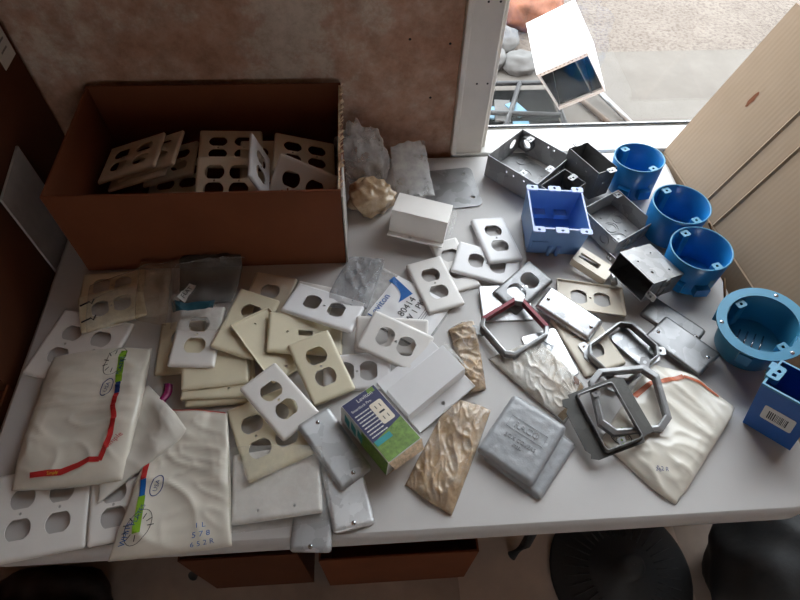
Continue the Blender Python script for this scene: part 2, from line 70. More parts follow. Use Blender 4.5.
 'W2':{'p': [0.0, 0.0, 0.0], 'R': [[1.0, 0.0, 0.0], [0.0, 1.0, 0.0], [0.0, 0.0, 1.0]], 'd': [8.0, 8.0, 0.008], 'g': [[[-0.4178, 0.4196, 0.7408], [-0.4111, 0.4227, 0.7408], [-0.4044, 0.4258, 0.7408], [-0.3977, 0.4289, 0.7408], [-0.391, 0.432, 0.7408], [-0.3842, 0.4352, 0.7408], [-0.3773, 0.4384, 0.7408], [-0.3705, 0.4416, 0.7409], [-0.3635, 0.4447, 0.7409]], [[-0.4156, 0.3974, 0.7408], [-0.4079, 0.4019, 0.7408], [-0.4002, 0.4064, 0.7408], [-0.3925, 0.4109, 0.7408], [-0.3847, 0.4155, 0.7408], [-0.3769, 0.42, 0.7408], [-0.3689, 0.4246, 0.7413], [-0.3608, 0.429, 0.7416], [-0.3527, 0.4336, 0.7419]], [[-0.4133, 0.3757, 0.7409], [-0.4048, 0.3816, 0.7408], [-0.3961, 0.3874, 0.7408], [-0.3874, 0.3933, 0.7408], [-0.3786, 0.3992, 0.7408], [-0.3695, 0.4049, 0.7417], [-0.3602, 0.4106, 0.7425], [-0.3508, 0.4162, 0.7442], [-0.3412, 0.4217, 0.7446]], [[-0.4109, 0.3545, 0.7416], [-0.4015, 0.3616, 0.7413], [-0.3921, 0.3688, 0.7409], [-0.3824, 0.376, 0.7408], [-0.3723, 0.3829, 0.7416], [-0.3619, 0.3898, 0.7427], [-0.3509, 0.3961, 0.7459], [-0.3399, 0.4024, 0.7492], [-0.3289, 0.4088, 0.7502]], [[-0.4077, 0.3331, 0.7442], [-0.3979, 0.3417, 0.7428], [-0.3877, 0.3503, 0.7419], [-0.3771, 0.3588, 0.7417], [-0.366, 0.3669, 0.7424], [-0.3538, 0.3742, 0.7453], [-0.3411, 0.381, 0.7492], [-0.3286, 0.3881, 0.7535], [-0.3155, 0.3944, 0.7577]], [[-0.4033, 0.3114, 0.7494], [-0.3934, 0.3217, 0.7461], [-0.3827, 0.3316, 0.7445], [-0.3715, 0.3415, 0.7435], [-0.3592, 0.3506, 0.7448], [-0.346, 0.3591, 0.7476], [-0.3322, 0.367, 0.7522], [-0.3178, 0.3744, 0.7577], [-0.3056, 0.3844, 0.7577]], [[-0.4011, 0.292, 0.7495], [-0.3892, 0.3024, 0.749], [-0.3771, 0.3129, 0.7485], [-0.3654, 0.3241, 0.7467], [-0.3523, 0.3345, 0.7477], [-0.3381, 0.344, 0.7508], [-0.3236, 0.3535, 0.7544], [-0.3092, 0.3632, 0.7577], [-0.2958, 0.3745, 0.7577]], [[-0.3992, 0.2733, 0.7496], [-0.3864, 0.2846, 0.7491], [-0.3733, 0.296, 0.7489], [-0.3599, 0.3075, 0.7491], [-0.3454, 0.3186, 0.7509], [-0.3302, 0.3291, 0.7544], [-0.3156, 0.3407, 0.7558], [-0.3009, 0.3525, 0.757], [-0.2861, 0.3646, 0.7577]], [[-0.3974, 0.255, 0.7496], [-0.3837, 0.2672, 0.7493], [-0.3695, 0.2794, 0.7496], [-0.3546, 0.2914, 0.751], [-0.339, 0.3033, 0.7534], [-0.3238, 0.3159, 0.7558], [-0.3082, 0.3286, 0.756], [-0.2925, 0.3417, 0.7568], [-0.2765, 0.3549, 0.7577]]]},
 'W1':{'p': [0.0, 0.0, 0.0], 'R': [[1.0, 0.0, 0.0], [0.0, 1.0, 0.0], [0.0, 0.0, 1.0]], 'd': [8.0, 8.0, 0.022], 'g': [[[-0.5273, 0.5046, 0.7472], [-0.5072, 0.506, 0.7472], [-0.4869, 0.5073, 0.7472], [-0.4666, 0.5086, 0.7472], [-0.4463, 0.5099, 0.7472], [-0.4258, 0.5113, 0.7472], [-0.4066, 0.5143, 0.7444], [-0.3859, 0.5156, 0.7446], [-0.364, 0.5153, 0.7472]], [[-0.5273, 0.4724, 0.7472], [-0.5072, 0.4737, 0.7472], [-0.4871, 0.4749, 0.7472], [-0.4668, 0.4762, 0.7472], [-0.4465, 0.4775, 0.7472], [-0.4262, 0.4788, 0.7472], [-0.407, 0.4817, 0.7446], [-0.3863, 0.4829, 0.7447], [-0.3645, 0.4827, 0.7472]], [[-0.5293, 0.443, 0.7441], [-0.5087, 0.4438, 0.745], [-0.4872, 0.4438, 0.7472], [-0.4671, 0.4451, 0.7472], [-0.4468, 0.4463, 0.7472], [-0.4275, 0.4487, 0.7452], [-0.4076, 0.4506, 0.744], [-0.3862, 0.4508, 0.7459], [-0.3645, 0.4507, 0.7484]], [[-0.5307, 0.4141, 0.7419], [-0.5104, 0.4151, 0.7423], [-0.4896, 0.4158, 0.7434], [-0.4693, 0.4169, 0.7435], [-0.4489, 0.418, 0.7437], [-0.4287, 0.4194, 0.7435], [-0.4075, 0.4198, 0.7452], [-0.3855, 0.4194, 0.7483], [-0.3627, 0.4178, 0.7538]], [[-0.5313, 0.3856, 0.741], [-0.5111, 0.3867, 0.7413], [-0.4908, 0.3877, 0.7415], [-0.4705, 0.3888, 0.7418], [-0.4499, 0.3896, 0.7424], [-0.4289, 0.3902, 0.7438], [-0.4071, 0.39, 0.7467], [-0.3846, 0.389, 0.7512], [-0.362, 0.3878, 0.7563]], [[-0.531, 0.3575, 0.7416], [-0.511, 0.3586, 0.7416], [-0.4908, 0.3597, 0.7417], [-0.4705, 0.3606, 0.7421], [-0.4499, 0.3614, 0.7429], [-0.4283, 0.3615, 0.7454], [-0.4063, 0.361, 0.7489], [-0.3839, 0.3602, 0.7537], [-0.3618, 0.3594, 0.7592]], [[-0.5296, 0.3297, 0.7437], [-0.5098, 0.3308, 0.7437], [-0.4897, 0.3319, 0.7438], [-0.4696, 0.3329, 0.744], [-0.4489, 0.3335, 0.7451], [-0.4275, 0.3336, 0.7475], [-0.4054, 0.3331, 0.7514], [-0.3833, 0.3325, 0.7556], [-0.3622, 0.3327, 0.7579]], [[-0.5274, 0.3026, 0.7472], [-0.5077, 0.3036, 0.7472], [-0.4879, 0.3046, 0.7472], [-0.468, 0.3057, 0.7472], [-0.448, 0.3067, 0.7472], [-0.4267, 0.3069, 0.7496], [-0.4054, 0.307, 0.7521], [-0.3837, 0.3068, 0.7556], [-0.3633, 0.3075, 0.7563]], [[-0.5274, 0.2777, 0.7472], [-0.5077, 0.2787, 0.7472], [-0.488, 0.2797, 0.7472], [-0.4681, 0.2806, 0.7473], [-0.4479, 0.2815, 0.7478], [-0.427, 0.2819, 0.7496], [-0.4059, 0.2821, 0.7518], [-0.3847, 0.2823, 0.7542], [-0.3641, 0.2829, 0.7555]]]},
 'K1':{'p': [0.2427, 0.5132, 0.7515], 'R': [[0.8678, -0.4931, -0.0613], [0.4923, 0.8699, -0.0295], [0.0679, -0.0045, 0.9977]], 'd': [0.0948, 0.089, 0.012]},
 'K2':{'p': [0.4167, 0.4575, 0.7499], 'R': [[0.8427, -0.5363, -0.0475], [0.5366, 0.8438, -0.0076], [0.0442, -0.0191, 0.9988]], 'd': [0.1035, 0.0843, 0.014]},
 'K3':{'p': [0.3974, 0.3671, 0.7597], 'R': [[0.9941, -0.0039, -0.1081], [-0.008, 0.994, -0.1094], [0.1078, 0.1096, 0.9881]], 'd': [0.1101, 0.1075, 0.012]},
 'K4':{'p': [0.3549, 0.3398, 0.7644], 'R': [[0.9557, -0.2737, -0.108], [0.2622, 0.9588, -0.1093], [0.1335, 0.0762, 0.9881]], 'd': [0.1086, 0.1071, 0.012]},
 'Q5':{'p': [-0.3697, 0.8745, 0.7837], 'R': [[0.9967, -0.0461, -0.0674], [0.0499, 0.9972, 0.0557], [0.0646, -0.0589, 0.9962]], 'd': [0.1098, 0.111, 0.006]},
 'Q4':{'p': [-0.3791, 0.8921, 0.8068], 'R': [[0.9745, -0.0717, -0.2125], [0.0953, 0.9901, 0.1034], [0.2029, -0.121, 0.9717]], 'd': [0.1015, 0.1126, 0.006]},
 'Q3':{'p': [-0.4222, 0.8647, 0.8277], 'R': [[0.9593, -0.0236, -0.2814], [0.0624, 0.9896, 0.1299], [0.2754, -0.1422, 0.9508]], 'd': [0.1174, 0.1141, 0.006]},
 'Q2':{'p': [-0.4043, 0.8791, 0.839], 'R': [[0.9581, -0.0109, -0.2863], [0.0481, 0.9912, 0.1231], [0.2825, -0.1317, 0.9502]], 'd': [0.1179, 0.1143, 0.006]},
 'Q1':{'p': [-0.4363, 0.8701, 0.8431], 'R': [[0.9604, -0.0325, -0.2766], [0.0681, 0.9904, 0.1204], [0.27, -0.1345, 0.9534]], 'd': [0.1163, 0.1137, 0.006]},
 'Q9':{'p': [-0.2051, 0.8779, 0.8203], 'R': [[0.994, -0.073, 0.0814], [0.0741, 0.9972, -0.0101], [-0.0805, 0.0161, 0.9966]], 'd': [0.0747, 0.1122, 0.006]},
 'Q6':{'p': [-0.2589, 0.8967, 0.8354], 'R': [[0.9888, -0.0997, 0.1113], [0.0918, 0.993, 0.074], [-0.1179, -0.063, 0.991]], 'd': [0.12, 0.113, 0.006]},
 'Q7':{'p': [-0.2475, 0.7769, 0.8636], 'R': [[0.9979, -0.005, 0.0647], [0.0203, 0.9709, -0.2385], [-0.0616, 0.2393, 0.969]], 'd': [0.1078, 0.1051, 0.006]},
 'Q10':{'p': [-0.1177, 0.8741, 0.8319], 'R': [[0.9609, -0.0294, 0.2752], [0.0041, 0.9957, 0.0922], [-0.2768, -0.0875, 0.9569]], 'd': [0.1182, 0.1129, 0.006]},
 'Q11':{'p': [-0.1228, 0.7792, 0.8272], 'R': [[0.8962, 0.3973, -0.1972], [-0.4147, 0.5929, -0.6903], [-0.1573, 0.7004, 0.6962]], 'd': [0.1189, 0.1127, 0.006]},
 'F0':{'p': [0.0, 0.0, 0.0], 'R': [[1.0, 0.0, 0.0], [0.0, 1.0, 0.0], [0.0, 0.0, 1.0]], 'd': [8.0, 8.0, 0.006], 'g': [[[-0.5024, 0.6452, 0.7509], [-0.4826, 0.652, 0.7509], [-0.4628, 0.659, 0.7511], [-0.4427, 0.6662, 0.7521], [-0.4224, 0.6732, 0.7548], [-0.4012, 0.6791, 0.7608], [-0.3765, 0.6792, 0.7608], [-0.3558, 0.6864, 0.7608], [-0.3349, 0.6936, 0.7608]], [[-0.4983, 0.6292, 0.7536], [-0.4788, 0.6357, 0.7536], [-0.4591, 0.6423, 0.7536], [-0.4393, 0.6489, 0.7536], [-0.4193, 0.6556, 0.754], [-0.4007, 0.6652, 0.7556], [-0.3796, 0.671, 0.7564], [-0.3579, 0.676, 0.7608], [-0.3343, 0.6772, 0.7608]], [[-0.4958, 0.6156, 0.7536], [-0.4766, 0.6218, 0.7536], [-0.4571, 0.628, 0.7536], [-0.4375, 0.6344, 0.7536], [-0.4176, 0.6407, 0.7536], [-0.3994, 0.6499, 0.7536], [-0.3806, 0.6591, 0.7504], [-0.3603, 0.666, 0.7502], [-0.3386, 0.6708, 0.7498]], [[-0.4934, 0.6021, 0.7536], [-0.4743, 0.608, 0.7536], [-0.4551, 0.614, 0.7536], [-0.4357, 0.62, 0.7536], [-0.4161, 0.626, 0.7536], [-0.3963, 0.6322, 0.7536], [-0.3797, 0.6439, 0.7478], [-0.3607, 0.6525, 0.7443], [-0.3403, 0.6592, 0.7435]], [[-0.4911, 0.5889, 0.7536], [-0.4722, 0.5945, 0.7536], [-0.4531, 0.6002, 0.7536], [-0.4339, 0.6059, 0.7536], [-0.4145, 0.6116, 0.7536], [-0.395, 0.6174, 0.7536], [-0.3785, 0.6286, 0.7466], [-0.3602, 0.6376, 0.7427], [-0.3403, 0.6445, 0.7413]], [[-0.4887, 0.5759, 0.7536], [-0.47, 0.5812, 0.7536], [-0.4511, 0.5865, 0.7536], [-0.4321, 0.5919, 0.7536], [-0.413, 0.5974, 0.7536], [-0.3936, 0.6029, 0.7536], [-0.3773, 0.6135, 0.7466], [-0.3593, 0.6223, 0.7424], [-0.3398, 0.629, 0.741]], [[-0.4864, 0.563, 0.7536], [-0.4679, 0.568, 0.7536], [-0.4492, 0.5731, 0.7536], [-0.4304, 0.5782, 0.7536], [-0.4115, 0.5834, 0.7536], [-0.3924, 0.5886, 0.7536], [-0.3763, 0.599, 0.7466], [-0.3584, 0.6072, 0.7424], [-0.3392, 0.6136, 0.741]], [[-0.4841, 0.5503, 0.7536], [-0.4658, 0.5551, 0.7536], [-0.4473, 0.5599, 0.7536], [-0.4287, 0.5648, 0.7536], [-0.41, 0.5696, 0.7536], [-0.3911, 0.5746, 0.7536], [-0.3754, 0.5848, 0.7466], [-0.3578, 0.5926, 0.7424], [-0.3386, 0.5984, 0.741]], [[-0.4819, 0.5379, 0.7536], [-0.4638, 0.5424, 0.7536], [-0.4455, 0.5469, 0.7536], [-0.4271, 0.5515, 0.7535], [-0.4085, 0.5561, 0.7536], [-0.3916, 0.5633, 0.7536], [-0.3751, 0.5716, 0.7466], [-0.3571, 0.5783, 0.7424], [-0.3381, 0.5837, 0.741]]]},
 'F3':{'p': [0.0, 0.0, 0.0], 'R': [[1.0, 0.0, 0.0], [0.0, 1.0, 0.0], [0.0, 0.0, 1.0]], 'd': [8.0, 8.0, 0.003], 'g': [[[-0.34, 0.6796, 0.7748], [-0.3306, 0.6907, 0.7748], [-0.3183, 0.6965, 0.7748], [-0.3042, 0.6987, 0.7748], [-0.2894, 0.6995, 0.7748], [-0.2745, 0.7, 0.7748], [-0.2595, 0.7005, 0.7748], [-0.2444, 0.7007, 0.7748], [-0.2293, 0.7009, 0.7748]], [[-0.3427, 0.6744, 0.7748], [-0.3311, 0.6801, 0.7748], [-0.3183, 0.684, 0.7748], [-0.3044, 0.6857, 0.7748], [-0.29, 0.6864, 0.7748], [-0.2755, 0.6869, 0.7748], [-0.2608, 0.6871, 0.7748], [-0.2461, 0.6871, 0.7748], [-0.2311, 0.6864, 0.7748]], [[-0.3422, 0.6626, 0.7636], [-0.3309, 0.6682, 0.7625], [-0.3183, 0.6715, 0.7599], [-0.3046, 0.6728, 0.7579], [-0.2906, 0.6735, 0.7581], [-0.2764, 0.6739, 0.7631], [-0.2622, 0.6741, 0.7748], [-0.2476, 0.6733, 0.7631], [-0.2322, 0.6703, 0.7583]], [[-0.3432, 0.654, 0.7543], [-0.3309, 0.6569, 0.7526], [-0.3182, 0.6591, 0.749], [-0.3048, 0.6602, 0.7466], [-0.2912, 0.6607, 0.7468], [-0.2775, 0.6612, 0.7482], [-0.2637, 0.6615, 0.753], [-0.2497, 0.6615, 0.7482], [-0.2356, 0.6608, 0.7466]], [[-0.3426, 0.6422, 0.7486], [-0.3305, 0.6448, 0.7468], [-0.318, 0.6466, 0.7443], [-0.305, 0.6476, 0.742], [-0.2917, 0.6482, 0.7414], [-0.2784, 0.6487, 0.7429], [-0.2651, 0.6492, 0.7429], [-0.2517, 0.6494, 0.7429], [-0.2383, 0.6497, 0.7413]], [[-0.3422, 0.631, 0.746], [-0.3299, 0.6325, 0.7447], [-0.3177, 0.6341, 0.7424], [-0.3051, 0.6351, 0.7413], [-0.2923, 0.6358, 0.7408], [-0.2794, 0.6363, 0.7408], [-0.2665, 0.6368, 0.7413], [-0.2536, 0.6373, 0.7408], [-0.2406, 0.6377, 0.7408]], [[-0.3412, 0.6189, 0.7448], [-0.3289, 0.6196, 0.7441], [-0.3173, 0.6216, 0.7423], [-0.3052, 0.6228, 0.7411], [-0.2928, 0.6235, 0.7409], [-0.2804, 0.624, 0.7408], [-0.2678, 0.6245, 0.7408], [-0.2553, 0.625, 0.7408], [-0.2427, 0.6255, 0.7408]], [[-0.3403, 0.607, 0.7443], [-0.3283, 0.6076, 0.7441], [-0.3171, 0.6095, 0.7423], [-0.3054, 0.6107, 0.7412], [-0.2934, 0.6114, 0.7409], [-0.2813, 0.612, 0.7408], [-0.2692, 0.6125, 0.7408], [-0.257, 0.613, 0.7408], [-0.2448, 0.6135, 0.7408]], [[-0.3393, 0.5952, 0.7442], [-0.3281, 0.5964, 0.7441], [-0.317, 0.5979, 0.7423], [-0.3056, 0.5989, 0.7412], [-0.294, 0.5996, 0.7409], [-0.2822, 0.6001, 0.7408], [-0.2705, 0.6006, 0.7408], [-0.2587, 0.6011, 0.7408], [-0.2469, 0.6016, 0.7408]]]},
 'F1':{'p': [0.0, 0.0, 0.0], 'R': [[1.0, 0.0, 0.0], [0.0, 1.0, 0.0], [0.0, 0.0, 1.0]], 'd': [8.0, 8.0, 0.008], 'g': [[[-0.3437, 0.6648, 0.7758], [-0.3283, 0.6661, 0.7758], [-0.313, 0.6674, 0.7758], [-0.2975, 0.6686, 0.7758], [-0.2821, 0.6699, 0.7758], [-0.2665, 0.6712, 0.7758], [-0.251, 0.6725, 0.7758], [-0.2354, 0.6738, 0.7758], [-0.2197, 0.6751, 0.7758]], [[-0.3467, 0.654, 0.7758], [-0.332, 0.6556, 0.7758], [-0.3175, 0.6578, 0.7695], [-0.3029, 0.6597, 0.7693], [-0.2879, 0.6613, 0.7758], [-0.2726, 0.6621, 0.7758], [-0.257, 0.6624, 0.7758], [-0.2413, 0.6622, 0.7758], [-0.2259, 0.6627, 0.7758]], [[-0.3492, 0.6421, 0.7626], [-0.335, 0.6436, 0.7623], [-0.3209, 0.6457, 0.7596], [-0.3067, 0.6475, 0.7591], [-0.2921, 0.6487, 0.7611], [-0.2773, 0.6496, 0.7613], [-0.2622, 0.6498, 0.7627], [-0.2461, 0.6475, 0.7647], [-0.2303, 0.6455, 0.7681]], [[-0.3501, 0.6273, 0.7553], [-0.3358, 0.6277, 0.7557], [-0.3218, 0.6285, 0.7554], [-0.3077, 0.6294, 0.7545], [-0.2937, 0.6306, 0.7544], [-0.2797, 0.6318, 0.755], [-0.2645, 0.6304, 0.7564], [-0.2487, 0.6272, 0.7613], [-0.2312, 0.6191, 0.7683]], [[-0.3487, 0.6087, 0.7555], [-0.3342, 0.6074, 0.7602], [-0.3189, 0.6046, 0.7606], [-0.3053, 0.6049, 0.7601], [-0.2919, 0.6057, 0.7596], [-0.2783, 0.6061, 0.7594], [-0.2652, 0.6077, 0.7606], [-0.2493, 0.6028, 0.7645], [-0.2337, 0.598, 0.7705]], [[-0.3458, 0.5878, 0.7616], [-0.3294, 0.582, 0.7754], [-0.3122, 0.5744, 0.7754], [-0.2996, 0.5749, 0.7744], [-0.2871, 0.5755, 0.7736], [-0.2745, 0.5762, 0.7728], [-0.2632, 0.5799, 0.7719], [-0.2488, 0.5767, 0.7727], [-0.2358, 0.5766, 0.7727]], [[-0.3423, 0.5664, 0.7632], [-0.3244, 0.5571, 0.7754], [-0.3121, 0.5569, 0.7754], [-0.3, 0.5572, 0.7746], [-0.2879, 0.5576, 0.7738], [-0.2758, 0.558, 0.7734], [-0.2638, 0.5586, 0.7736], [-0.2504, 0.5564, 0.7749], [-0.238, 0.5562, 0.7749]], [[-0.3406, 0.5485, 0.7636], [-0.3238, 0.5401, 0.7756], [-0.312, 0.5398, 0.7753], [-0.3004, 0.5399, 0.7746], [-0.2887, 0.5399, 0.774], [-0.2769, 0.5397, 0.7738], [-0.2648, 0.539, 0.7747], [-0.2524, 0.5376, 0.7758], [-0.2405, 0.5372, 0.7758]], [[-0.3394, 0.5317, 0.7636], [-0.3231, 0.5234, 0.7756], [-0.3118, 0.523, 0.7753], [-0.3007, 0.5229, 0.7746], [-0.2894, 0.5226, 0.7741], [-0.2779, 0.5219, 0.7744], [-0.266, 0.5204, 0.7758], [-0.2546, 0.5198, 0.7758], [-0.2432, 0.5192, 0.7758]]]},
 'F5':{'p': [0.0, 0.0, 0.0], 'R': [[1.0, 0.0, 0.0], [0.0, 1.0, 0.0], [0.0, 0.0, 1.0]], 'd': [8.0, 8.0, 0.004], 'g': [[[-0.2221, 0.3277, 0.7578], [-0.2042, 0.3271, 0.7579], [-0.1861, 0.3261, 0.7589], [-0.1678, 0.3245, 0.7615], [-0.1491, 0.3222, 0.7659], [-0.1311, 0.321, 0.7674], [-0.1127, 0.3185, 0.7724], [-0.095, 0.3179, 0.7723], [-0.0775, 0.3181, 0.7703]], [[-0.2199, 0.3107, 0.7578], [-0.202, 0.3102, 0.7581], [-0.184, 0.3096, 0.7592], [-0.1659, 0.3087, 0.7607], [-0.1478, 0.3075, 0.7631], [-0.1297, 0.3066, 0.7647], [-0.1116, 0.3053, 0.7676], [-0.0936, 0.3041, 0.7699], [-0.076, 0.3041, 0.769]], [[-0.2179, 0.2942, 0.7571], [-0.1999, 0.2937, 0.7585], [-0.1819, 0.2933, 0.7597], [-0.164, 0.2929, 0.7607], [-0.1462, 0.2926, 0.7616], [-0.1284, 0.2923, 0.7622], [-0.1104, 0.2917, 0.7641], [-0.0923, 0.2905, 0.7677], [-0.0745, 0.2905, 0.7673]], [[-0.2158, 0.278, 0.7563], [-0.1977, 0.2774, 0.7592], [-0.1799, 0.2774, 0.76], [-0.1622, 0.2774, 0.7607], [-0.1445, 0.2776, 0.7608], [-0.127, 0.2783, 0.7597], [-0.1092, 0.2784, 0.7604], [-0.0911, 0.2778, 0.763], [-0.0731, 0.2772, 0.7652]], [[-0.214, 0.2622, 0.7546], [-0.1957, 0.2617, 0.7565], [-0.1782, 0.2622, 0.7593], [-0.1609, 0.2632, 0.7577], [-0.1434, 0.2639, 0.7572], [-0.1257, 0.2646, 0.7568], [-0.1078, 0.2648, 0.7579], [-0.0898, 0.2647, 0.7599], [-0.0718, 0.2643, 0.7631]], [[-0.2124, 0.2471, 0.7535], [-0.1947, 0.2477, 0.7537], [-0.1772, 0.2484, 0.7549], [-0.1597, 0.2493, 0.7546], [-0.142, 0.2499, 0.755], [-0.1242, 0.2506, 0.7555], [-0.1064, 0.2511, 0.7564], [-0.0885, 0.2515, 0.7578], [-0.0706, 0.252, 0.7588]], [[-0.2106, 0.232, 0.7534], [-0.1933, 0.2331, 0.7526], [-0.1758, 0.2341, 0.7527], [-0.1582, 0.235, 0.7535], [-0.1404, 0.2358, 0.7542], [-0.1226, 0.2365, 0.7552], [-0.1048, 0.2372, 0.7564], [-0.087, 0.238, 0.7573], [-0.0692, 0.2392, 0.7568]], [[-0.2087, 0.2169, 0.7534], [-0.1917, 0.2186, 0.7515], [-0.1742, 0.2198, 0.7519], [-0.1565, 0.2207, 0.753], [-0.1388, 0.2217, 0.7542], [-0.121, 0.2226, 0.7554], [-0.1032, 0.2236, 0.7565], [-0.0854, 0.2246, 0.7573], [-0.0678, 0.2264, 0.7555]], [[-0.2067, 0.2022, 0.7534], [-0.1903, 0.2045, 0.7498], [-0.1732, 0.2063, 0.7484], [-0.1556, 0.2078, 0.7485], [-0.1379, 0.209, 0.7495], [-0.12, 0.2101, 0.751], [-0.1021, 0.2112, 0.7525], [-0.0843, 0.2124, 0.7537], [-0.0665, 0.2139, 0.7537]]]},
 'U0':{'p': [0.0, 0.0, 0.0], 'R': [[1.0, 0.0, 0.0], [0.0, 1.0, 0.0], [0.0, 0.0, 1.0]], 'd': [8.0, 8.0, 0.012], 'g': [[[-0.0377, 0.6878, 0.7508], [-0.0292, 0.6893, 0.7478], [-0.0207, 0.6919, 0.7435], [-0.0121, 0.6925, 0.7414], [-0.0034, 0.6915, 0.7415], [0.0052, 0.6894, 0.7428], [0.0138, 0.687, 0.7445], [0.0224, 0.6856, 0.745], [0.0311, 0.6845, 0.7451]], [[-0.0441, 0.6732, 0.7508], [-0.0353, 0.6722, 0.7508], [-0.0267, 0.6764, 0.7442], [-0.018, 0.6773, 0.7419], [-0.0091, 0.6757, 0.7426], [-0.0003, 0.6725, 0.7452], [0.0085, 0.6691, 0.7482], [0.0173, 0.668, 0.7482], [0.0261, 0.667, 0.7482]], [[-0.0506, 0.6628, 0.7458], [-0.0417, 0.6623, 0.7451], [-0.0328, 0.6633, 0.7424], [-0.0237, 0.6623, 0.7423], [-0.0147, 0.6598, 0.7442], [-0.0056, 0.6555, 0.7482], [0.0033, 0.6544, 0.7482], [0.0123, 0.6533, 0.7482], [0.0213, 0.6523, 0.7482]], [[-0.0569, 0.6495, 0.7446], [-0.0478, 0.6494, 0.7433], [-0.0386, 0.6488, 0.7426], [-0.0294, 0.6474, 0.743], [-0.0201, 0.6443, 0.7455], [-0.0109, 0.6411, 0.7482], [-0.0017, 0.64, 0.7482], [0.0074, 0.6389, 0.7482], [0.0165, 0.6378, 0.7482]], [[-0.0628, 0.6333, 0.7474], [-0.0536, 0.6338, 0.7453], [-0.0443, 0.6333, 0.7444], [-0.0349, 0.6315, 0.7453], [-0.0254, 0.6281, 0.7482], [-0.0161, 0.6268, 0.7485], [-0.0067, 0.6256, 0.7485], [0.0026, 0.6245, 0.7484], [0.0119, 0.6235, 0.7482]], [[-0.0687, 0.6187, 0.7486], [-0.0593, 0.6182, 0.7477], [-0.0498, 0.6173, 0.7473], [-0.0402, 0.6157, 0.7478], [-0.0307, 0.6138, 0.7488], [-0.0212, 0.6123, 0.7492], [-0.0117, 0.6111, 0.7492], [-0.0022, 0.6102, 0.7488], [0.0073, 0.6092, 0.7487]], [[-0.0744, 0.6036, 0.7508], [-0.0648, 0.6024, 0.7508], [-0.0551, 0.6011, 0.7508], [-0.0454, 0.5999, 0.7508], [-0.0358, 0.5987, 0.7508], [-0.0261, 0.5975, 0.7508], [-0.0165, 0.5963, 0.7508], [-0.0068, 0.5957, 0.7499], [0.0028, 0.5947, 0.7495]], [[-0.0802, 0.5903, 0.7508], [-0.0704, 0.589, 0.7508], [-0.0606, 0.5878, 0.7508], [-0.0507, 0.5865, 0.7508], [-0.0409, 0.5853, 0.7508], [-0.0311, 0.584, 0.7508], [-0.0212, 0.5828, 0.7508], [-0.0114, 0.5815, 0.7508], [-0.0016, 0.5803, 0.7508]], [[-0.0859, 0.5772, 0.7508], [-0.0759, 0.5759, 0.7508], [-0.0659, 0.5746, 0.7508], [-0.0559, 0.5734, 0.7508], [-0.0459, 0.5721, 0.7508], [-0.0359, 0.5708, 0.7508], [-0.0259, 0.5695, 0.7508], [-0.0159, 0.5682, 0.7508], [-0.0059, 0.5669, 0.7508]]]},
 'cabinet':{'p': [0.9024, 2.1176, 0.149], 'R': [[0.829, -0.051, -0.557], [-0.1337, 0.9489, -0.2859], [0.5431, 0.3115, 0.7798]], 'd': [0.1937, 0.2386, 0.293]},
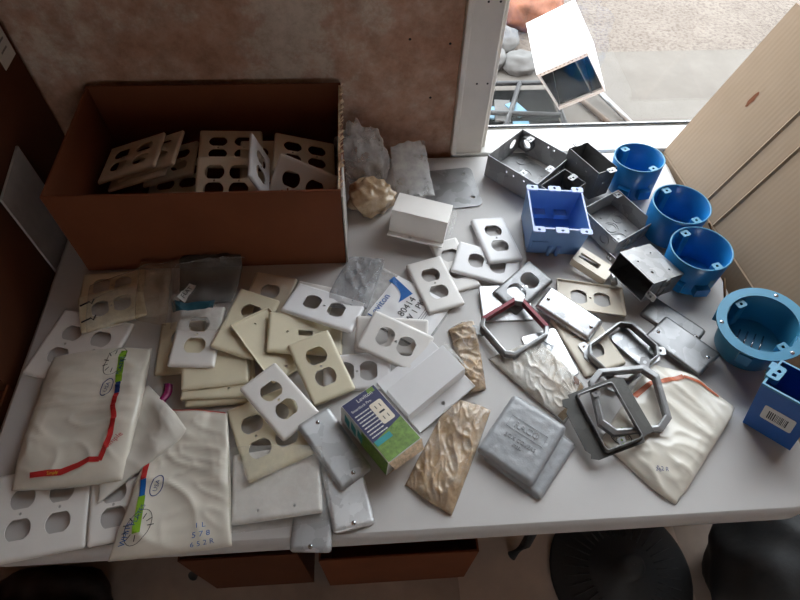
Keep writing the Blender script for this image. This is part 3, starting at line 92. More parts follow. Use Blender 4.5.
 'F2':{'p': [0.0, 0.0, 0.0], 'R': [[1.0, 0.0, 0.0], [0.0, 1.0, 0.0], [0.0, 0.0, 1.0]], 'd': [8.0, 8.0, 0.006], 'g': [[[-0.4105, 0.6751, 0.7708], [-0.4057, 0.6778, 0.7708], [-0.3992, 0.6777, 0.7708], [-0.3916, 0.6758, 0.7708], [-0.3843, 0.6743, 0.7708], [-0.3768, 0.6727, 0.7668], [-0.369, 0.6702, 0.7663], [-0.3604, 0.6663, 0.7689], [-0.3522, 0.6632, 0.7708]], [[-0.4115, 0.6632, 0.766], [-0.405, 0.6629, 0.7658], [-0.3978, 0.6616, 0.7658], [-0.3899, 0.659, 0.7656], [-0.3826, 0.6574, 0.7655], [-0.3753, 0.6559, 0.7644], [-0.3674, 0.6532, 0.7657], [-0.358, 0.6477, 0.7708], [-0.3508, 0.6462, 0.7708]], [[-0.4112, 0.6492, 0.7628], [-0.4041, 0.6479, 0.7626], [-0.3968, 0.6463, 0.7622], [-0.3894, 0.6445, 0.7622], [-0.3821, 0.6428, 0.7619], [-0.3749, 0.6413, 0.7617], [-0.3664, 0.6375, 0.7638], [-0.3565, 0.6311, 0.768], [-0.3494, 0.6296, 0.7694]], [[-0.4099, 0.634, 0.7612], [-0.4027, 0.6324, 0.761], [-0.3955, 0.6307, 0.7609], [-0.3883, 0.6291, 0.7606], [-0.3814, 0.6279, 0.7601], [-0.374, 0.626, 0.7605], [-0.3659, 0.6228, 0.7633], [-0.3564, 0.6171, 0.7708], [-0.3487, 0.6144, 0.7708]], [[-0.4083, 0.6183, 0.7606], [-0.4011, 0.6166, 0.7605], [-0.3939, 0.6149, 0.7604], [-0.3868, 0.6132, 0.7604], [-0.3799, 0.6121, 0.7597], [-0.3728, 0.6103, 0.7599], [-0.3642, 0.6063, 0.7632], [-0.3537, 0.5988, 0.7708], [-0.3466, 0.5972, 0.7708]], [[-0.4065, 0.6027, 0.7604], [-0.3994, 0.6009, 0.7604], [-0.3923, 0.5992, 0.7604], [-0.3851, 0.5974, 0.7604], [-0.3786, 0.5966, 0.7596], [-0.3715, 0.5949, 0.7593], [-0.3629, 0.5908, 0.7626], [-0.3523, 0.5831, 0.7708], [-0.3453, 0.5814, 0.7708]], [[-0.4048, 0.5873, 0.7604], [-0.3982, 0.5862, 0.7595], [-0.3912, 0.5847, 0.7591], [-0.3842, 0.5829, 0.7591], [-0.3777, 0.5821, 0.7591], [-0.3706, 0.5803, 0.7581], [-0.3622, 0.5763, 0.761], [-0.3509, 0.5677, 0.7708], [-0.344, 0.5659, 0.7708]], [[-0.4037, 0.5731, 0.7591], [-0.3972, 0.572, 0.7582], [-0.3904, 0.5707, 0.7576], [-0.3835, 0.5689, 0.7573], [-0.3773, 0.5684, 0.7572], [-0.3702, 0.5666, 0.7553], [-0.3628, 0.5642, 0.7562], [-0.3527, 0.5574, 0.7635], [-0.3427, 0.5507, 0.7708]], [[-0.4029, 0.5595, 0.7577], [-0.3962, 0.5581, 0.7571], [-0.3898, 0.5571, 0.7564], [-0.3837, 0.5565, 0.7553], [-0.3776, 0.5559, 0.7538], [-0.3708, 0.5544, 0.7519], [-0.3629, 0.5513, 0.753], [-0.353, 0.5448, 0.7598], [-0.3414, 0.5358, 0.7708]]]},
}
CAM_R=[[0.997946, -0.06148, 0.018016], [0.040067, 0.81837, 0.573293], [-0.04999, -0.571394, 0.819152]]
CAM_O=[0.0, 0.0, 1.5899999999999999]
SKY=8.0
EXPO=0.0
PI = math.pi
SC = bpy.context.scene
COL = SC.collection
TZ = .74                                     # table top height
R = math.radians
rnd = random.Random(7)

# ------------------------------------------------------------------ materials
def mat(name):
    m = bpy.data.materials.new(name); m.use_nodes = True
    nt = m.node_tree; b = nt.nodes['Principled BSDF']
    return m, nt, b
def nz(nt, scale, detail=4, rough=.6, kind='Object'):
    tc = nt.nodes.new('ShaderNodeTexCoord'); n = nt.nodes.new('ShaderNodeTexNoise')
    n.inputs['Scale'].default_value = scale; n.inputs['Detail'].default_value = detail; n.inputs['Roughness'].default_value = rough
    nt.links.new(tc.outputs[kind], n.inputs['Vector']); return n
def ramp(nt, src, stops):
    r = nt.nodes.new('ShaderNodeValToRGB'); e = r.color_ramp.elements
    while len(e) < len(stops): e.new(.5)
    for i, (p, c) in enumerate(stops):
        e[i].position = p; e[i].color = (*c, 1) if len(c) == 3 else c
    nt.links.new(src, r.inputs['Fac']); return r
def bump(nt, b, src, strength, dist=.002):
    n = nt.nodes.new('ShaderNodeBump'); n.inputs['Strength'].default_value = strength; n.inputs['Distance'].default_value = dist
    nt.links.new(src, n.inputs['Height']); nt.links.new(n.outputs['Normal'], b.inputs['Normal'])
def simple(name, c, rough=.5, metal=0, var=.12, scale=40, bmp=0, coat=0, spec=.5):
    m, nt, b = mat(name)
    n = nz(nt, scale)
    lo = tuple(max(0, x*(1-var)) for x in c); hi = tuple(min(1, x*(1+var)) for x in c)
    r = ramp(nt, n.outputs['Fac'], [(.3, lo), (.7, hi)])
    nt.links.new(r.outputs['Color'], b.inputs['Base Color'])
    b.inputs['Roughness'].default_value = rough; b.inputs['Metallic'].default_value = metal
    b.inputs['Specular IOR Level'].default_value = spec
    if coat: b.inputs['Coat Weight'].default_value = coat
    if bmp: bump(nt, b, n.outputs['Fac'], bmp)
    return m
def steel(name, c, rough=.36, spangle=.25, scale=55, metal=1):
    m, nt, b = mat(name)
    tc = nt.nodes.new('ShaderNodeTexCoord'); v = nt.nodes.new('ShaderNodeTexVoronoi'); v.inputs['Scale'].default_value = scale
    d = nz(nt, 14, 5); mx = nt.nodes.new('ShaderNodeMixRGB'); mx.inputs[0].default_value = .07
    nt.links.new(tc.outputs['Object'], mx.inputs[1]); nt.links.new(d.outputs['Color'], mx.inputs[2])
    nt.links.new(mx.outputs[0], v.inputs['Vector'])
    sp = nt.nodes.new('ShaderNodeSeparateColor'); nt.links.new(v.outputs['Color'], sp.inputs[0])
    r = ramp(nt, sp.outputs[0], [(0, tuple(x*(1-spangle) for x in c)), (1, tuple(min(1, x*(1+spangle)) for x in c))])
    nt.links.new(r.outputs['Color'], b.inputs['Base Color']); b.inputs['Metallic'].default_value = metal
    r2 = ramp(nt, d.outputs['Fac'], [(.3, (rough*.75,)*3), (.7, (rough*1.3,)*3)])
    nt.links.new(r2.outputs['Color'], b.inputs['Roughness'])
    bump(nt, b, d.outputs['Fac'], .08)
    return m
M = {}
M['white'] = simple('white_plastic', (.86, .835, .81), .32, var=.03, scale=20)
M['pure'] = simple('bright_white_plastic', (.85, .845, .86), .3, var=.02, scale=20)
M['ivory'] = simple('ivory_plastic', (.78, .71, .53), .35, var=.05, scale=20)
M['cream'] = simple('cream_plastic', (.76, .68, .56), .35, var=.04, scale=20)
M['galv'] = steel('galvanised_steel', (.40, .405, .415), .42)
M['boxsteel'] = steel('mottled_box_steel', (.36, .36, .365), .5, .22, 34, .5)
M['satin'] = steel('satin_galvanised_steel', (.46, .465, .475), .45, .16, 45, .55)
M['satinbright'] = steel('bright_satin_steel', (.72, .73, .745), .36, .14, 60, .6)
M['boxdark'] = steel('dark_box_steel', (.17, .17, .172), .5, .2, 34, .45)
M['ringgrey'] = steel('weathered_grey_steel', (.13, .128, .124), .5, .12, 40)
M['galvdull'] = steel('dull_galvanised_steel', (.30, .30, .305), .45, .15)
M['bright'] = steel('bright_galvanised_steel', (.62, .625, .64), .32, .22, 70)
M['greysteel'] = steel('grey_steel', (.27, .27, .275), .46, .2, 40)
M['darksteel'] = steel('dark_steel', (.26, .26, .265), .5, .2, 40)
M['screw'] = simple('zinc_screw', (.6, .6, .62), .25, 1)
M['hole'] = simple('dark_slot', (.015, .014, .013), .8)
M['kraft'] = simple('brown_cardboard', (.155, .048, .021), .75, var=.10, scale=9, spec=.2)
M['kraftdark'] = simple('dark_brown_cardboard', (.10, .034, .016), .8, var=.1, scale=9, spec=.2)
M['kraftin'] = simple('brown_cardboard_inside', (.16, .056, .026), .8, var=.08, scale=9, spec=.2)
M['tornedge'] = simple('torn_cardboard_edge', (.66, .50, .34), .9, var=.3, scale=200)
M['greyflap'] = simple('grey_cardboard', (.42, .38, .36), .8, var=.08)
M['blue'] = simple('blue_plastic', (.010, .175, .47), .33, var=.08, coat=.15)
M['deepblue'] = simple('deep_blue_plastic', (.010, .095, .36), .35, var=.08)
M['teal'] = simple('teal_blue_plastic', (.035, .21, .35), .4, var=.06)
M['peri'] = simple('periwinkle_plastic', (.17, .32, .63), .4, var=.05)
M['periedge'] = simple('pale_periwinkle_edge', (.42, .50, .80), .4, var=.04)
M['black'] = simple('black_plastic', (.016, .016, .018), .45)
M['nearblack'] = simple('shade_and_shelf_black', (.004, .004, .004), .95, spec=.1)  # near black: painted shade inside the cabinet, and the rack shelf
M['blackrub'] = simple('black_rubber', (.028, .029, .031), .62, bmp=.2, scale=120)
M['nail'] = simple('brown_nail', (.20, .12, .07), .4, 1)
M['redpaint'] = simple('red_paint', (.20, .02, .035), .35, .2, var=.3, scale=120)
M['label'] = simple('white_paper_label', (.72, .72, .70), .6, var=.03)
M['ink'] = simple('black_ink', (.02, .02, .025), .5)
M['blueink'] = simple('blue_ink', (.01, .12, .42), .45)
M['navyink'] = simple('navy_ink', (.02, .05, .20), .45)
M['redink'] = simple('red_ink', (.52, .03, .03), .45)
M['orangeink'] = simple('orange_ink', (.60, .16, .07), .45)
M['boxgreen'] = simple('printed_leaf_green', (.14, .25, .04), .5, var=.35, scale=160)
M['boxnavy'] = simple('printed_dark_navy', (.028, .030, .10), .45)
M['greenink'] = simple('green_ink', (.22, .42, .02), .45)
M['yellowink'] = simple('yellow_ink', (.65, .55, .04), .5)
M['tealink'] = simple('teal_ink', (.02, .26, .27), .45)
M['headerink'] = simple('dark_teal_header', (.02, .09, .13), .4)
M['magenta'] = simple('magenta_film', (.30, .02, .12), .25)
M['polybag'] = simple('white_printed_film', (.76, .715, .63), .30, var=.05, scale=25, coat=.35)
M['paperbag'] = simple('white_paper_pouch', (.72, .69, .63), .42, var=.05, scale=25, coat=.1)
M['whitecab'] = simple('white_enamel', (.86, .87, .88), .35, var=.03)
M['rust'] = simple('rusty_metal', (.21, .085, .05), .8, var=.5, scale=14, bmp=.4)
M['woodd'] = simple('weathered_wood', (.10, .07, .05), .8, var=.3, scale=14)
M['foliage'] = simple('papers_blue', (.09, .22, .32), .5)
M['stone'] = simple('grey_stone', (.115, .112, .108), .9, var=.3, scale=8)
def tan_mat():
    m, nt, b = mat('tan_cardboard')
    n = nz(nt, 5, 5); tc = nt.nodes.new('ShaderNodeTexCoord'); w = nt.nodes.new('ShaderNodeTexWave')
    w.inputs['Scale'].default_value = 34; w.inputs['Distortion'].default_value = .3; w.bands_direction = 'Y'
    nt.links.new(tc.outputs['Object'], w.inputs['Vector'])
    r = ramp(nt, n.outputs['Fac'], [(.3, (.285, .205, .138)), (.7, (.325, .24, .168))])
    nt.links.new(r.outputs['Color'], b.inputs['Base Color']); b.inputs['Roughness'].default_value = .8; b.inputs['Specular IOR Level'].default_value = .2
    bump(nt, b, w.outputs['Fac'], .06, .002); return m
M['tan'] = tan_mat()
def table_mat():
    m, nt, b = mat('speckled_table_plastic')
    n = nz(nt, 900, 2); big = nz(nt, 6, 4)
    r = ramp(nt, big.outputs['Fac'], [(.3, (.555, .535, .525)), (.7, (.61, .59, .58))])
    r2 = ramp(nt, n.outputs['Fac'], [(.35, (.9, .9, .9)), (.6, (1, 1, 1))])
    mx = nt.nodes.new('ShaderNodeMixRGB'); mx.blend_type = 'MULTIPLY'; mx.inputs[0].default_value = .5
    nt.links.new(r.outputs[0], mx.inputs[1]); nt.links.new(r2.outputs[0], mx.inputs[2])
    nt.links.new(mx.outputs[0], b.inputs['Base Color']); b.inputs['Roughness'].default_value = .42
    bump(nt, b, n.outputs['Fac'], .06, .0006); return m
M['table'] = table_mat()
def plaster_mat():
    m, nt, b = mat('patchy_plaster')
    a = nz(nt, 4.2, 9, .70); c = nz(nt, 26, 6, .75)
    r = ramp(nt, a.outputs['Fac'], [(.36, (.40, .205, .13)), (.46, (.48, .275, .19)), (.53, (.53, .35, .265)), (.60, (.62, .51, .425))])
    r2 = ramp(nt, c.outputs['Fac'], [(.34, (.66, .62, .58)), (.58, (1, 1, 1))])
    mx = nt.nodes.new('ShaderNodeMixRGB'); mx.blend_type = 'MULTIPLY'; mx.inputs[0].default_value = .8
    nt.links.new(r.outputs[0], mx.inputs[1]); nt.links.new(r2.outputs[0], mx.inputs[2])
    nt.links.new(mx.outputs[0], b.inputs['Base Color']); b.inputs['Roughness'].default_value = .85
    bump(nt, b, c.outputs['Fac'], .35, .003); return m
M['plaster'] = plaster_mat()
M['trim'] = simple('cream_painted_trim', (.80, .74, .67), .5, var=.06, scale=12)
M['vinyl'] = simple('white_window_vinyl', (.70, .69, .66), .35, var=.03)
M['floor'] = simple('worn_concrete_floor', (.42, .33, .27), .8, var=.2, scale=6, bmp=.2)
M['board'] = simple('pale_floor_board', (.55, .43, .35), .75, var=.15, scale=6)
M['dimwall'] = simple('dim_room_paint', (.46, .33, .24), .85)
def concrete_mat():
    m, nt, b = mat('outdoor_concrete'); a = nz(nt, 4, 8, .7)
    r = ramp(nt, a.outputs['Fac'], [(.3, (.092, .080, .068)), (.7, (.128, .113, .098))])
    nt.links.new(r.outputs[0], b.inputs['Base Color']); b.inputs['Roughness'].default_value = .9; bump(nt, b, a.outputs['Fac'], .3, .01); return m
M['concrete'] = concrete_mat()
def gravel_mat():
    m, nt, b = mat('gravel_lot'); a = nz(nt, 5, 8, .75); c = nz(nt, 60, 4, .7)
    r = ramp(nt, a.outputs['Fac'], [(.3, (.110, .088, .072)), (.7, (.165, .138, .116))])
    r2 = ramp(nt, c.outputs['Fac'], [(.36, (.45, .40, .38)), (.52, (1, 1, 1))])
    mx = nt.nodes.new('ShaderNodeMixRGB'); mx.blend_type = 'MULTIPLY'; mx.inputs[0].default_value = .8
    nt.links.new(r.outputs[0], mx.inputs[1]); nt.links.new(r2.outputs[0], mx.inputs[2])
    nt.links.new(mx.outputs[0], b.inputs['Base Color']); b.inputs['Roughness'].default_value = .95; bump(nt, b, c.outputs['Fac'], .8, .01); return m
M['gravel'] = gravel_mat()
def sheen(nt):
    lw = nt.nodes.new('ShaderNodeLayerWeight'); lw.inputs['Blend'].default_value = .5
    pw = nt.nodes.new('ShaderNodeMath'); pw.operation = 'POWER'; pw.inputs[1].default_value = 4.5; nt.links.new(lw.outputs['Facing'], pw.inputs[0])
    ma = nt.nodes.new('ShaderNodeMath'); ma.operation = 'MULTIPLY_ADD'; ma.inputs[1].default_value = .8; ma.inputs[2].default_value = .035; nt.links.new(pw.outputs[0], ma.inputs[0]); return ma
def film(name, tint, clear, rough=.12, body=(.75, .74, .72)):
    m, nt, b = mat(name); nt.nodes.remove(b); out = nt.nodes['Material Output']
    tr = nt.nodes.new('ShaderNodeBsdfTransparent'); tr.inputs[0].default_value = (*tint, 1)
    df = nt.nodes.new('ShaderNodeBsdfPrincipled'); df.inputs['Base Color'].default_value = (*body, 1); df.inputs['Roughness'].default_value = rough
    n = nz(nt, 26, 5, .65); bump(nt, df, n.outputs['Fac'], .5, .004)
    fr = sheen(nt)
    ad = nt.nodes.new('ShaderNodeMath'); ad.operation = 'ADD'; ad.use_clamp = True
    r = ramp(nt, n.outputs['Fac'], [(.35, (1-clear-.12,)*3), (.7, (min(1, 1-clear+.15),)*3)])
    nt.links.new(fr.outputs[0], ad.inputs[0]); nt.links.new(r.outputs[0], ad.inputs[1])
    mx = nt.nodes.new('ShaderNodeMixShader'); nt.links.new(ad.outputs[0], mx.inputs[0])
    nt.links.new(tr.outputs[0], mx.inputs[1]); nt.links.new(df.outputs[0], mx.inputs[2]); nt.links.new(mx.outputs[0], out.inputs[0]); return m
M['film'] = film('clear_film', (.97, .97, .96), .90)
M['filmgrey'] = film('greyish_clear_film', (.88, .88, .89), .74, body=(.62, .63, .65))
M['filmdark'] = film('smoky_dark_film', (.42, .38, .35), .45, body=(.075, .062, .056))
M['filmhaze'] = film('hazy_clear_film', (.95, .95, .95), .72, body=(.92, .92, .92))
M['filmtan'] = film('tan_clear_film', (.92, .86, .78), .80, body=(.60, .50, .38))
def tanbag(name, c0, c1, c2):
    m, nt, b = mat(name); a = nz(nt, 22, 6, .7)
    r = ramp(nt, a.outputs['Fac'], [(.30, c0), (.5, c1), (.68, c2)])
    nt.links.new(r.outputs[0], b.inputs['Base Color']); b.inputs['Roughness'].default_value = .22; b.inputs['Coat Weight'].default_value = .5
    bump(nt, b, a.outputs['Fac'], .6, .006); return m
M['tanbag'] = tanbag('tan_crumpled_wrapper', (.27, .145, .06), (.47, .31, .17), (.68, .57, .44))
M['palebag'] = tanbag('pale_crumpled_wrapper', (.62, .49, .36), (.76, .73, .69), (.78, .77, .75))
M['lump'] = tanbag('tan_waxy_wrapper', (.33, .19, .09), (.52, .38, .24), (.62, .50, .37))
def packfilm():
    m, nt, b = mat('shrink_wrapped_grey'); a = nz(nt, 45, 5, .7)
    r = ramp(nt, a.outputs['Fac'], [(.3, (.30, .31, .33)), (.7, (.36, .37, .39))])
    nt.links.new(r.outputs[0], b.inputs['Base Color']); b.inputs['Roughness'].default_value = .38; b.inputs['Coat Weight'].default_value = .35
    bump(nt, b, a.outputs['Fac'], .3, .003); return m
M['pack'] = packfilm()
def glass():
    m, nt, b = mat('window_glass'); nt.nodes.remove(b); out = nt.nodes['Material Output']
    tr = nt.nodes.new('ShaderNodeBsdfTransparent'); tr.inputs[0].default_value = (.96, .98, .98, 1)
    gl = nt.nodes.new('ShaderNodeBsdfGlossy'); gl.inputs['Roughness'].default_value = .02
    fr = sheen(nt)
    mx = nt.nodes.new('ShaderNodeMixShader'); nt.links.new(fr.outputs[0], mx.inputs[0]); nt.links.new(tr.outputs[0], mx.inputs[1]); nt.links.new(gl.outputs[0], mx.inputs[2])
    nt.links.new(mx.outputs[0], out.inputs[0]); return m
M['glass'] = glass()

# ------------------------------------------------------------------ mesh building
class MB:
    def __init__(s): s.v = []; s.f = []; s.m = []; s.s = []; s.x = None
    def p(s, c):
        c = Vector(c); s.v.append(tuple(s.x @ c if s.x else c)); return len(s.v)-1
    def face(s, idx, m=0, sm=False): s.f.append(tuple(idx)); s.m.append(m); s.s.append(sm)
    def quad(s, pts, m=0, sm=False): s.face([s.p(q) for q in pts], m, sm)
    def loft(s, rings, m=0, sm=False, cap0=False, cap1=False, closed=True):
        ix = [[s.p(q) for q in r] for r in rings]; n = len(ix[0])
        for a, b in zip(ix, ix[1:]):
            for i in range(n if closed else n-1):
                j = (i+1) % n; s.face((a[i], a[j], b[j], b[i]), m, sm)
        if cap0: s.face(ix[0][::-1], m)
        if cap1: s.face(ix[-1], m)
        return ix
    def box(s, x0, x1, y0, y1, z0, z1, m=0):
        a = [(x0, y0), (x1, y0), (x1, y1), (x0, y1)]
        s.loft([[(x, y, z0) for x, y in a], [(x, y, z1) for x, y in a]], m, False, True, True)
    def fill(s, loops, fn, m=0, flip=False):
        """planar area: outer loop (counter-clockwise) with holes, mapped through fn"""
        flat = [q for l in loops for q in l]
        tri = tessellate_polygon([[Vector((q[0], q[1], 0)) for q in l] for l in loops])
        ix = [s.p(fn(q[0], q[1])) for q in flat]
        for t in tri:
            a, b, c = (flat[i] for i in t)
            ar = (b[0]-a[0])*(c[1]-a[1])-(b[1]-a[1])*(c[0]-a[0])
            if abs(ar) < 1e-14: continue
            t = t if (ar > 0) != flip else t[::-1]
            s.face([ix[i] for i in t], m)
    def tube(s, path, r, n=8, m=0, cap=True):
        P = [Vector(q) for q in path]; rings = []
        up = Vector((0, 0, 1))
        for i, q in enumerate(P):
            d = (P[min(i+1, len(P)-1)]-P[max(i-1, 0)]).normalized()
            a = d.cross(up if abs(d.z) < .95 else Vector((1, 0, 0))).normalized(); b = d.cross(a)
            rr = r[i] if isinstance(r, (list, tuple)) else r
            rings.append([q+(a*math.cos(2*PI*k/n)+b*math.sin(2*PI*k/n))*rr for k in range(n)])
        s.loft(rings, m, True, cap, cap)
    def lathe(s, prof, n=24, m=0, sm=True, cap0=False, cap1=False):
        s.loft([[(r*math.cos(2*PI*k/n), r*math.sin(2*PI*k/n), z) for k in range(n)] for r, z in prof], m, sm, cap0, cap1)
    def build(s, name, mats, parent=None, mw=None, solid=0, bevel=0, weld=False):
        me = bpy.data.meshes.new(name); me.from_pydata(s.v, [], s.f)
        for q in (mats if isinstance(mats, (list, tuple)) else [mats]): me.materials.append(M[q] if isinstance(q, str) else q)
        me.polygons.foreach_set('material_index', s.m); me.polygons.foreach_set('use_smooth', s.s)
        if weld:
            import bmesh
            bm = bmesh.new(); bm.from_mesh(me); bmesh.ops.remove_doubles(bm, verts=bm.verts, dist=2e-5); bm.to_mesh(me); bm.free()
        me.update()
        o = bpy.data.objects.new(name, me); COL.objects.link(o)
        if parent is not None: o.parent = parent
        if mw is not None: o.matrix_local = mw
        if solid:
            q = o.modifiers.new('shell', 'SOLIDIFY'); q.thickness = solid; q.offset = -1; q.use_even_offset = False
        if bevel:
            q = o.modifiers.new('edges', 'BEVEL'); q.width = bevel; q.segments = 2; q.limit_method = 'ANGLE'
        return o
def tag(o, label, cat, group=None, kind='thing'):
    o['label'] = label; o['category'] = cat; o['kind'] = kind
    if group: o['group'] = group
    return o
def empty(name, mw):
    o = bpy.data.objects.new(name, None); COL.objects.link(o); o.matrix_world = mw; o.empty_display_size = .02; return o
def structure(o): o['kind'] = 'structure'; return o
def pose(k):
    q = POSE[k]; m = Matrix(q['R']).to_4x4(); m.translation = Vector(q['p']); return m
def dims(k): return POSE[k]['d']
def T(x, y, z): return Matrix.Translation((x, y, z))

def rrect(w, h, r, n=4, cx=0, cy=0):
    r = max(r, 1e-4); out = []
    for k, (sx, sy) in enumerate(((1, 1), (-1, 1), (-1, -1), (1, -1))):
        for i in range(n+1):
            a = PI/2*k+PI/2*i/n
            out.append((cx+sx*(w/2-r)+r*math.cos(a), cy+sy*(h/2-r)+r*math.sin(a)))
    return out
def circ(cx, cy, r, n=14): return [(cx+r*math.cos(2*PI*i/n), cy+r*math.sin(2*PI*i/n)) for i in range(n)]
def rect(cx, cy, w, h): return [(cx-w/2, cy-h/2), (cx+w/2, cy-h/2), (cx+w/2, cy+h/2), (cx-w/2, cy+h/2)]
def duplex(cx, cy, k=1):
    out = []; a = math.acos(.0143/.0172)
    for c in (0, PI):
        for i in range(9):
            t = c-(PI/2-a)+(PI-2*a)*i/8
            out.append((cx+k*.0172*math.cos(t), cy+k*.0172*math.sin(t)))
    return out

# ------------------------------------------------------------------ wall plates
def plate_mesh(w, h, t, kind, gangs, r=.004, bev=.003, r_holes=None):
    mb = MB(); n = 4
    prof = [(0, 0), (.0004, t-bev), (.0008+.3*bev, t-.35*bev), (.0012+.9*bev, t-.07*bev), (.0014+1.6*bev, t)]
    rings = [[(x, y, z) for x, y in rrect(w-2*d, h-2*d, max(r-d, .0006), n)] for d, z in prof]
    mb.loft(rings, 0, True)
    k = w/(.070 if gangs == 1 else .116); k = min(k, 1.06) if gangs == 1 else k
    v = h/.114
    holes = []
    for g in range(gangs):
        cx = (g-(gangs-1)/2)*.046*k
        if kind == 'duplex':
            holes += [duplex(cx, .0195*v), duplex(cx, -.0195*v), circ(cx, 0, .0022)]
        elif kind == 'toggle':
            holes += [rect(cx, 0, .0105, .024), circ(cx, .030, .0022), circ(cx, -.030, .0022)]
        elif kind == 'blank':
            holes += [circ(cx, .0415*v, .0022), circ(cx, -.0415*v, .0022)]
    d = prof[-1][0]
    mb.fill([rrect(w-2*d, h-2*d, max(r-d, .0006), n)]+holes, lambda x, y: (x, y, t))
    return mb
def plate(key, name, label, cat, mt, kind='duplex', gangs=1, group=None, r=.004, bev=.003, flip=False, screws=()):
    w, h, t = dims(key); mb = plate_mesh(w, h, t, kind, gangs, r, bev)
    mw = pose(key)
    if flip: mw = mw @ T(0, 0, t) @ Matrix.Rotation(PI, 4, 'Y')
    o = mb.build(name, mt, None, None, solid=.0019, weld=True); o.matrix_world = mw
    tag(o, label, cat, group)
    for x, y in screws: screw(o, x, y, t)
    return o
SCREW = None
def screw_mesh():
    global SCREW
    if SCREW is None:
        mb = MB(); mb.lathe([(.0034, -.001), (.0034, .0006), (.0024, .0014), (.0001, .0016)], 14)
        mb.box(-.0028, .0028, -.0004, .0004, .0012, .00175, 1)
        o = mb.build('screw', ['screw', 'hole']); SCREW = o.data; bpy.data.objects.remove(o)
    return SCREW
def screw(parent, x, y, z, rot=.6):
    o = bpy.data.objects.new('screw', screw_mesh()); COL.objects.link(o); o.parent = parent
    o.matrix_local = T(x, y, z) @ Matrix.Rotation(rot+x*90+y*50, 4, 'Z'); return o
PG = 'duplex wall plates in the heap on the table'
OC, BC = 'outlet_cover', 'box_cover'
plate('L2', OC, 'ivory outlet cover wedged against the carton, partly under the bagged ivory cover', 'outlet cover', 'ivory', group=PG)
plate('L3', OC, 'large double white outlet cover along the dim table end, half under a white printed pouch', 'outlet cover', 'white', gangs=2)
L1 = plate('L1', OC, 'ivory outlet cover inside a clear bag just in front of the brown carton', 'outlet cover', 'ivory', group=PG)
clipm = MB()
for sx in (-.020, .016): clipm.tube([(sx, .050, .0075), (sx+.004, .034, .0075), (sx-.003, .030, .009), (sx+.007, .026, .0075)], .0013, 6)
clipm.build('wire_clip', 'black', L1)
plate('L4', OC, 'ivory cover of which a thin strip shows beside the bagged white cover', 'outlet cover', 'ivory', group=PG)
plate('P10c', 'blank_cover', 'lowest of three blank ivory double covers stacked behind the lower printed pouch', 'wall plate', 'ivory', 'blank', 2, 'stacked blank ivory covers')
plate('P10b', 'blank_cover', 'middle of three blank ivory double covers stacked behind the lower printed pouch', 'wall plate', 'ivory', 'blank', 2, 'stacked blank ivory covers')
plate('P10a', 'blank_cover', 'topmost of three blank ivory double covers stacked behind the lower printed pouch', 'wall plate', 'ivory', 'none', 2, 'stacked blank ivory covers')
plate('P1', OC, 'white outlet cover in a clear bag topped by a dark blue header', 'outlet cover', 'white', group=PG)
plate('P3', OC, 'cream outlet cover touching the carton front, under the slanted ivory one', 'outlet cover', 'cream', group=PG)
plate('P2', OC, 'slanted ivory outlet cover beside the bagged white one, over the blank stack', 'outlet cover', 'ivory', group=PG)
plate('P4b', OC, 'white outlet cover showing only a corner beyond the tilted white one by the carton', 'outlet cover', 'white', group=PG)
plate('P5', 'blank_cover', 'ivory blank cover lying face down with its rim up, under the toggle cover', 'wall plate', 'ivory', 'blank', flip=True, group='blank wall plates')
plate('P6', 'switch_cover', 'ivory toggle switch cover with one small rectangular slot', 'switch cover', 'ivory', 'toggle')
plate('P4', OC, 'bright white outlet cover lying crosswise over the ivory toggle cover', 'outlet cover', 'pure', group=PG)
plate('N', OC, 'large double white outlet cover at the table edge with four openings, flat and uncovered', 'outlet cover', 'white', gangs=2)
plate('N2', OC, 'white outlet cover mostly hidden between the big double cover and a printed pouch', 'outlet cover', 'white', group=PG)
plate('S5', BC, 'dull steel blank box cover poking out over the table front edge', 'box cover', 'satin', 'none', r=.006, bev=.004, group='steel blank covers', screws=((0, -.041),))
plate('S4', BC, 'shiny steel blank box cover lying under the dark mottled one', 'box cover', 'satinbright', 'none', r=.006, bev=.003, group='steel blank covers', screws=((0, -.042),))
plate('W5', 'blank_cover', 'wide blank white double cover sealed in clear film near the table front', 'wall plate', 'white', 'blank', 2)
plate('P9', OC, 'double ivory outlet cover under the white one, resting on the film-wrapped blank', 'outlet cover', 'ivory', gangs=2)
plate('R3', OC, 'white outlet cover underneath, showing an edge between two tilted white covers', 'outlet cover', 'white', group=PG)
plate('R1', OC, 'white outlet cover with rounded corners behind the small blue and green carton', 'outlet cover', 'pure', r=.014, group=PG)
plate('P7', OC, 'clean ivory outlet cover on top of the heap, next to the toggle cover', 'outlet cover', 'ivory', group=PG)
plate('P8', OC, 'white outlet cover lying diagonally over the double ivory cover', 'outlet cover', 'white', group=PG)
plate('S3', BC, 'dark mottled steel blank box cover beside the blue and green carton', 'box cover', 'satin', 'none', r=.007, bev=.0035, group='steel blank covers', screws=((0, .045), (0, -.047)))
plate('R2', OC, 'white outlet cover with one end tucked under the big raised white cover', 'outlet cover', 'white', group=PG)
plate('U3', OC, 'small white outlet cover pinned beneath the raised white cover and two others', 'outlet cover', 'white', group=PG)
plate('U2', OC, 'white outlet cover leaning beside the blue printed package', 'outlet cover', 'white', group=PG)
plate('U4', OC, 'white outlet cover lying under the steel outlet cover and the rounded white one', 'outlet cover', 'pure', group=PG)
plate('U5', OC, 'rounded thick white outlet cover beside the periwinkle box', 'outlet cover', 'pure', r=.008, bev=.0042, group=PG)
plate('IV', OC, 'cream outlet cover buried under the steel brackets, seen as pale slivers', 'outlet cover', 'cream', group=PG)
plate('S9', BC, 'thin bright steel sheet cover beneath the steel outlet cover', 'box cover', 'bright', 'none', r=.004, bev=.0006)
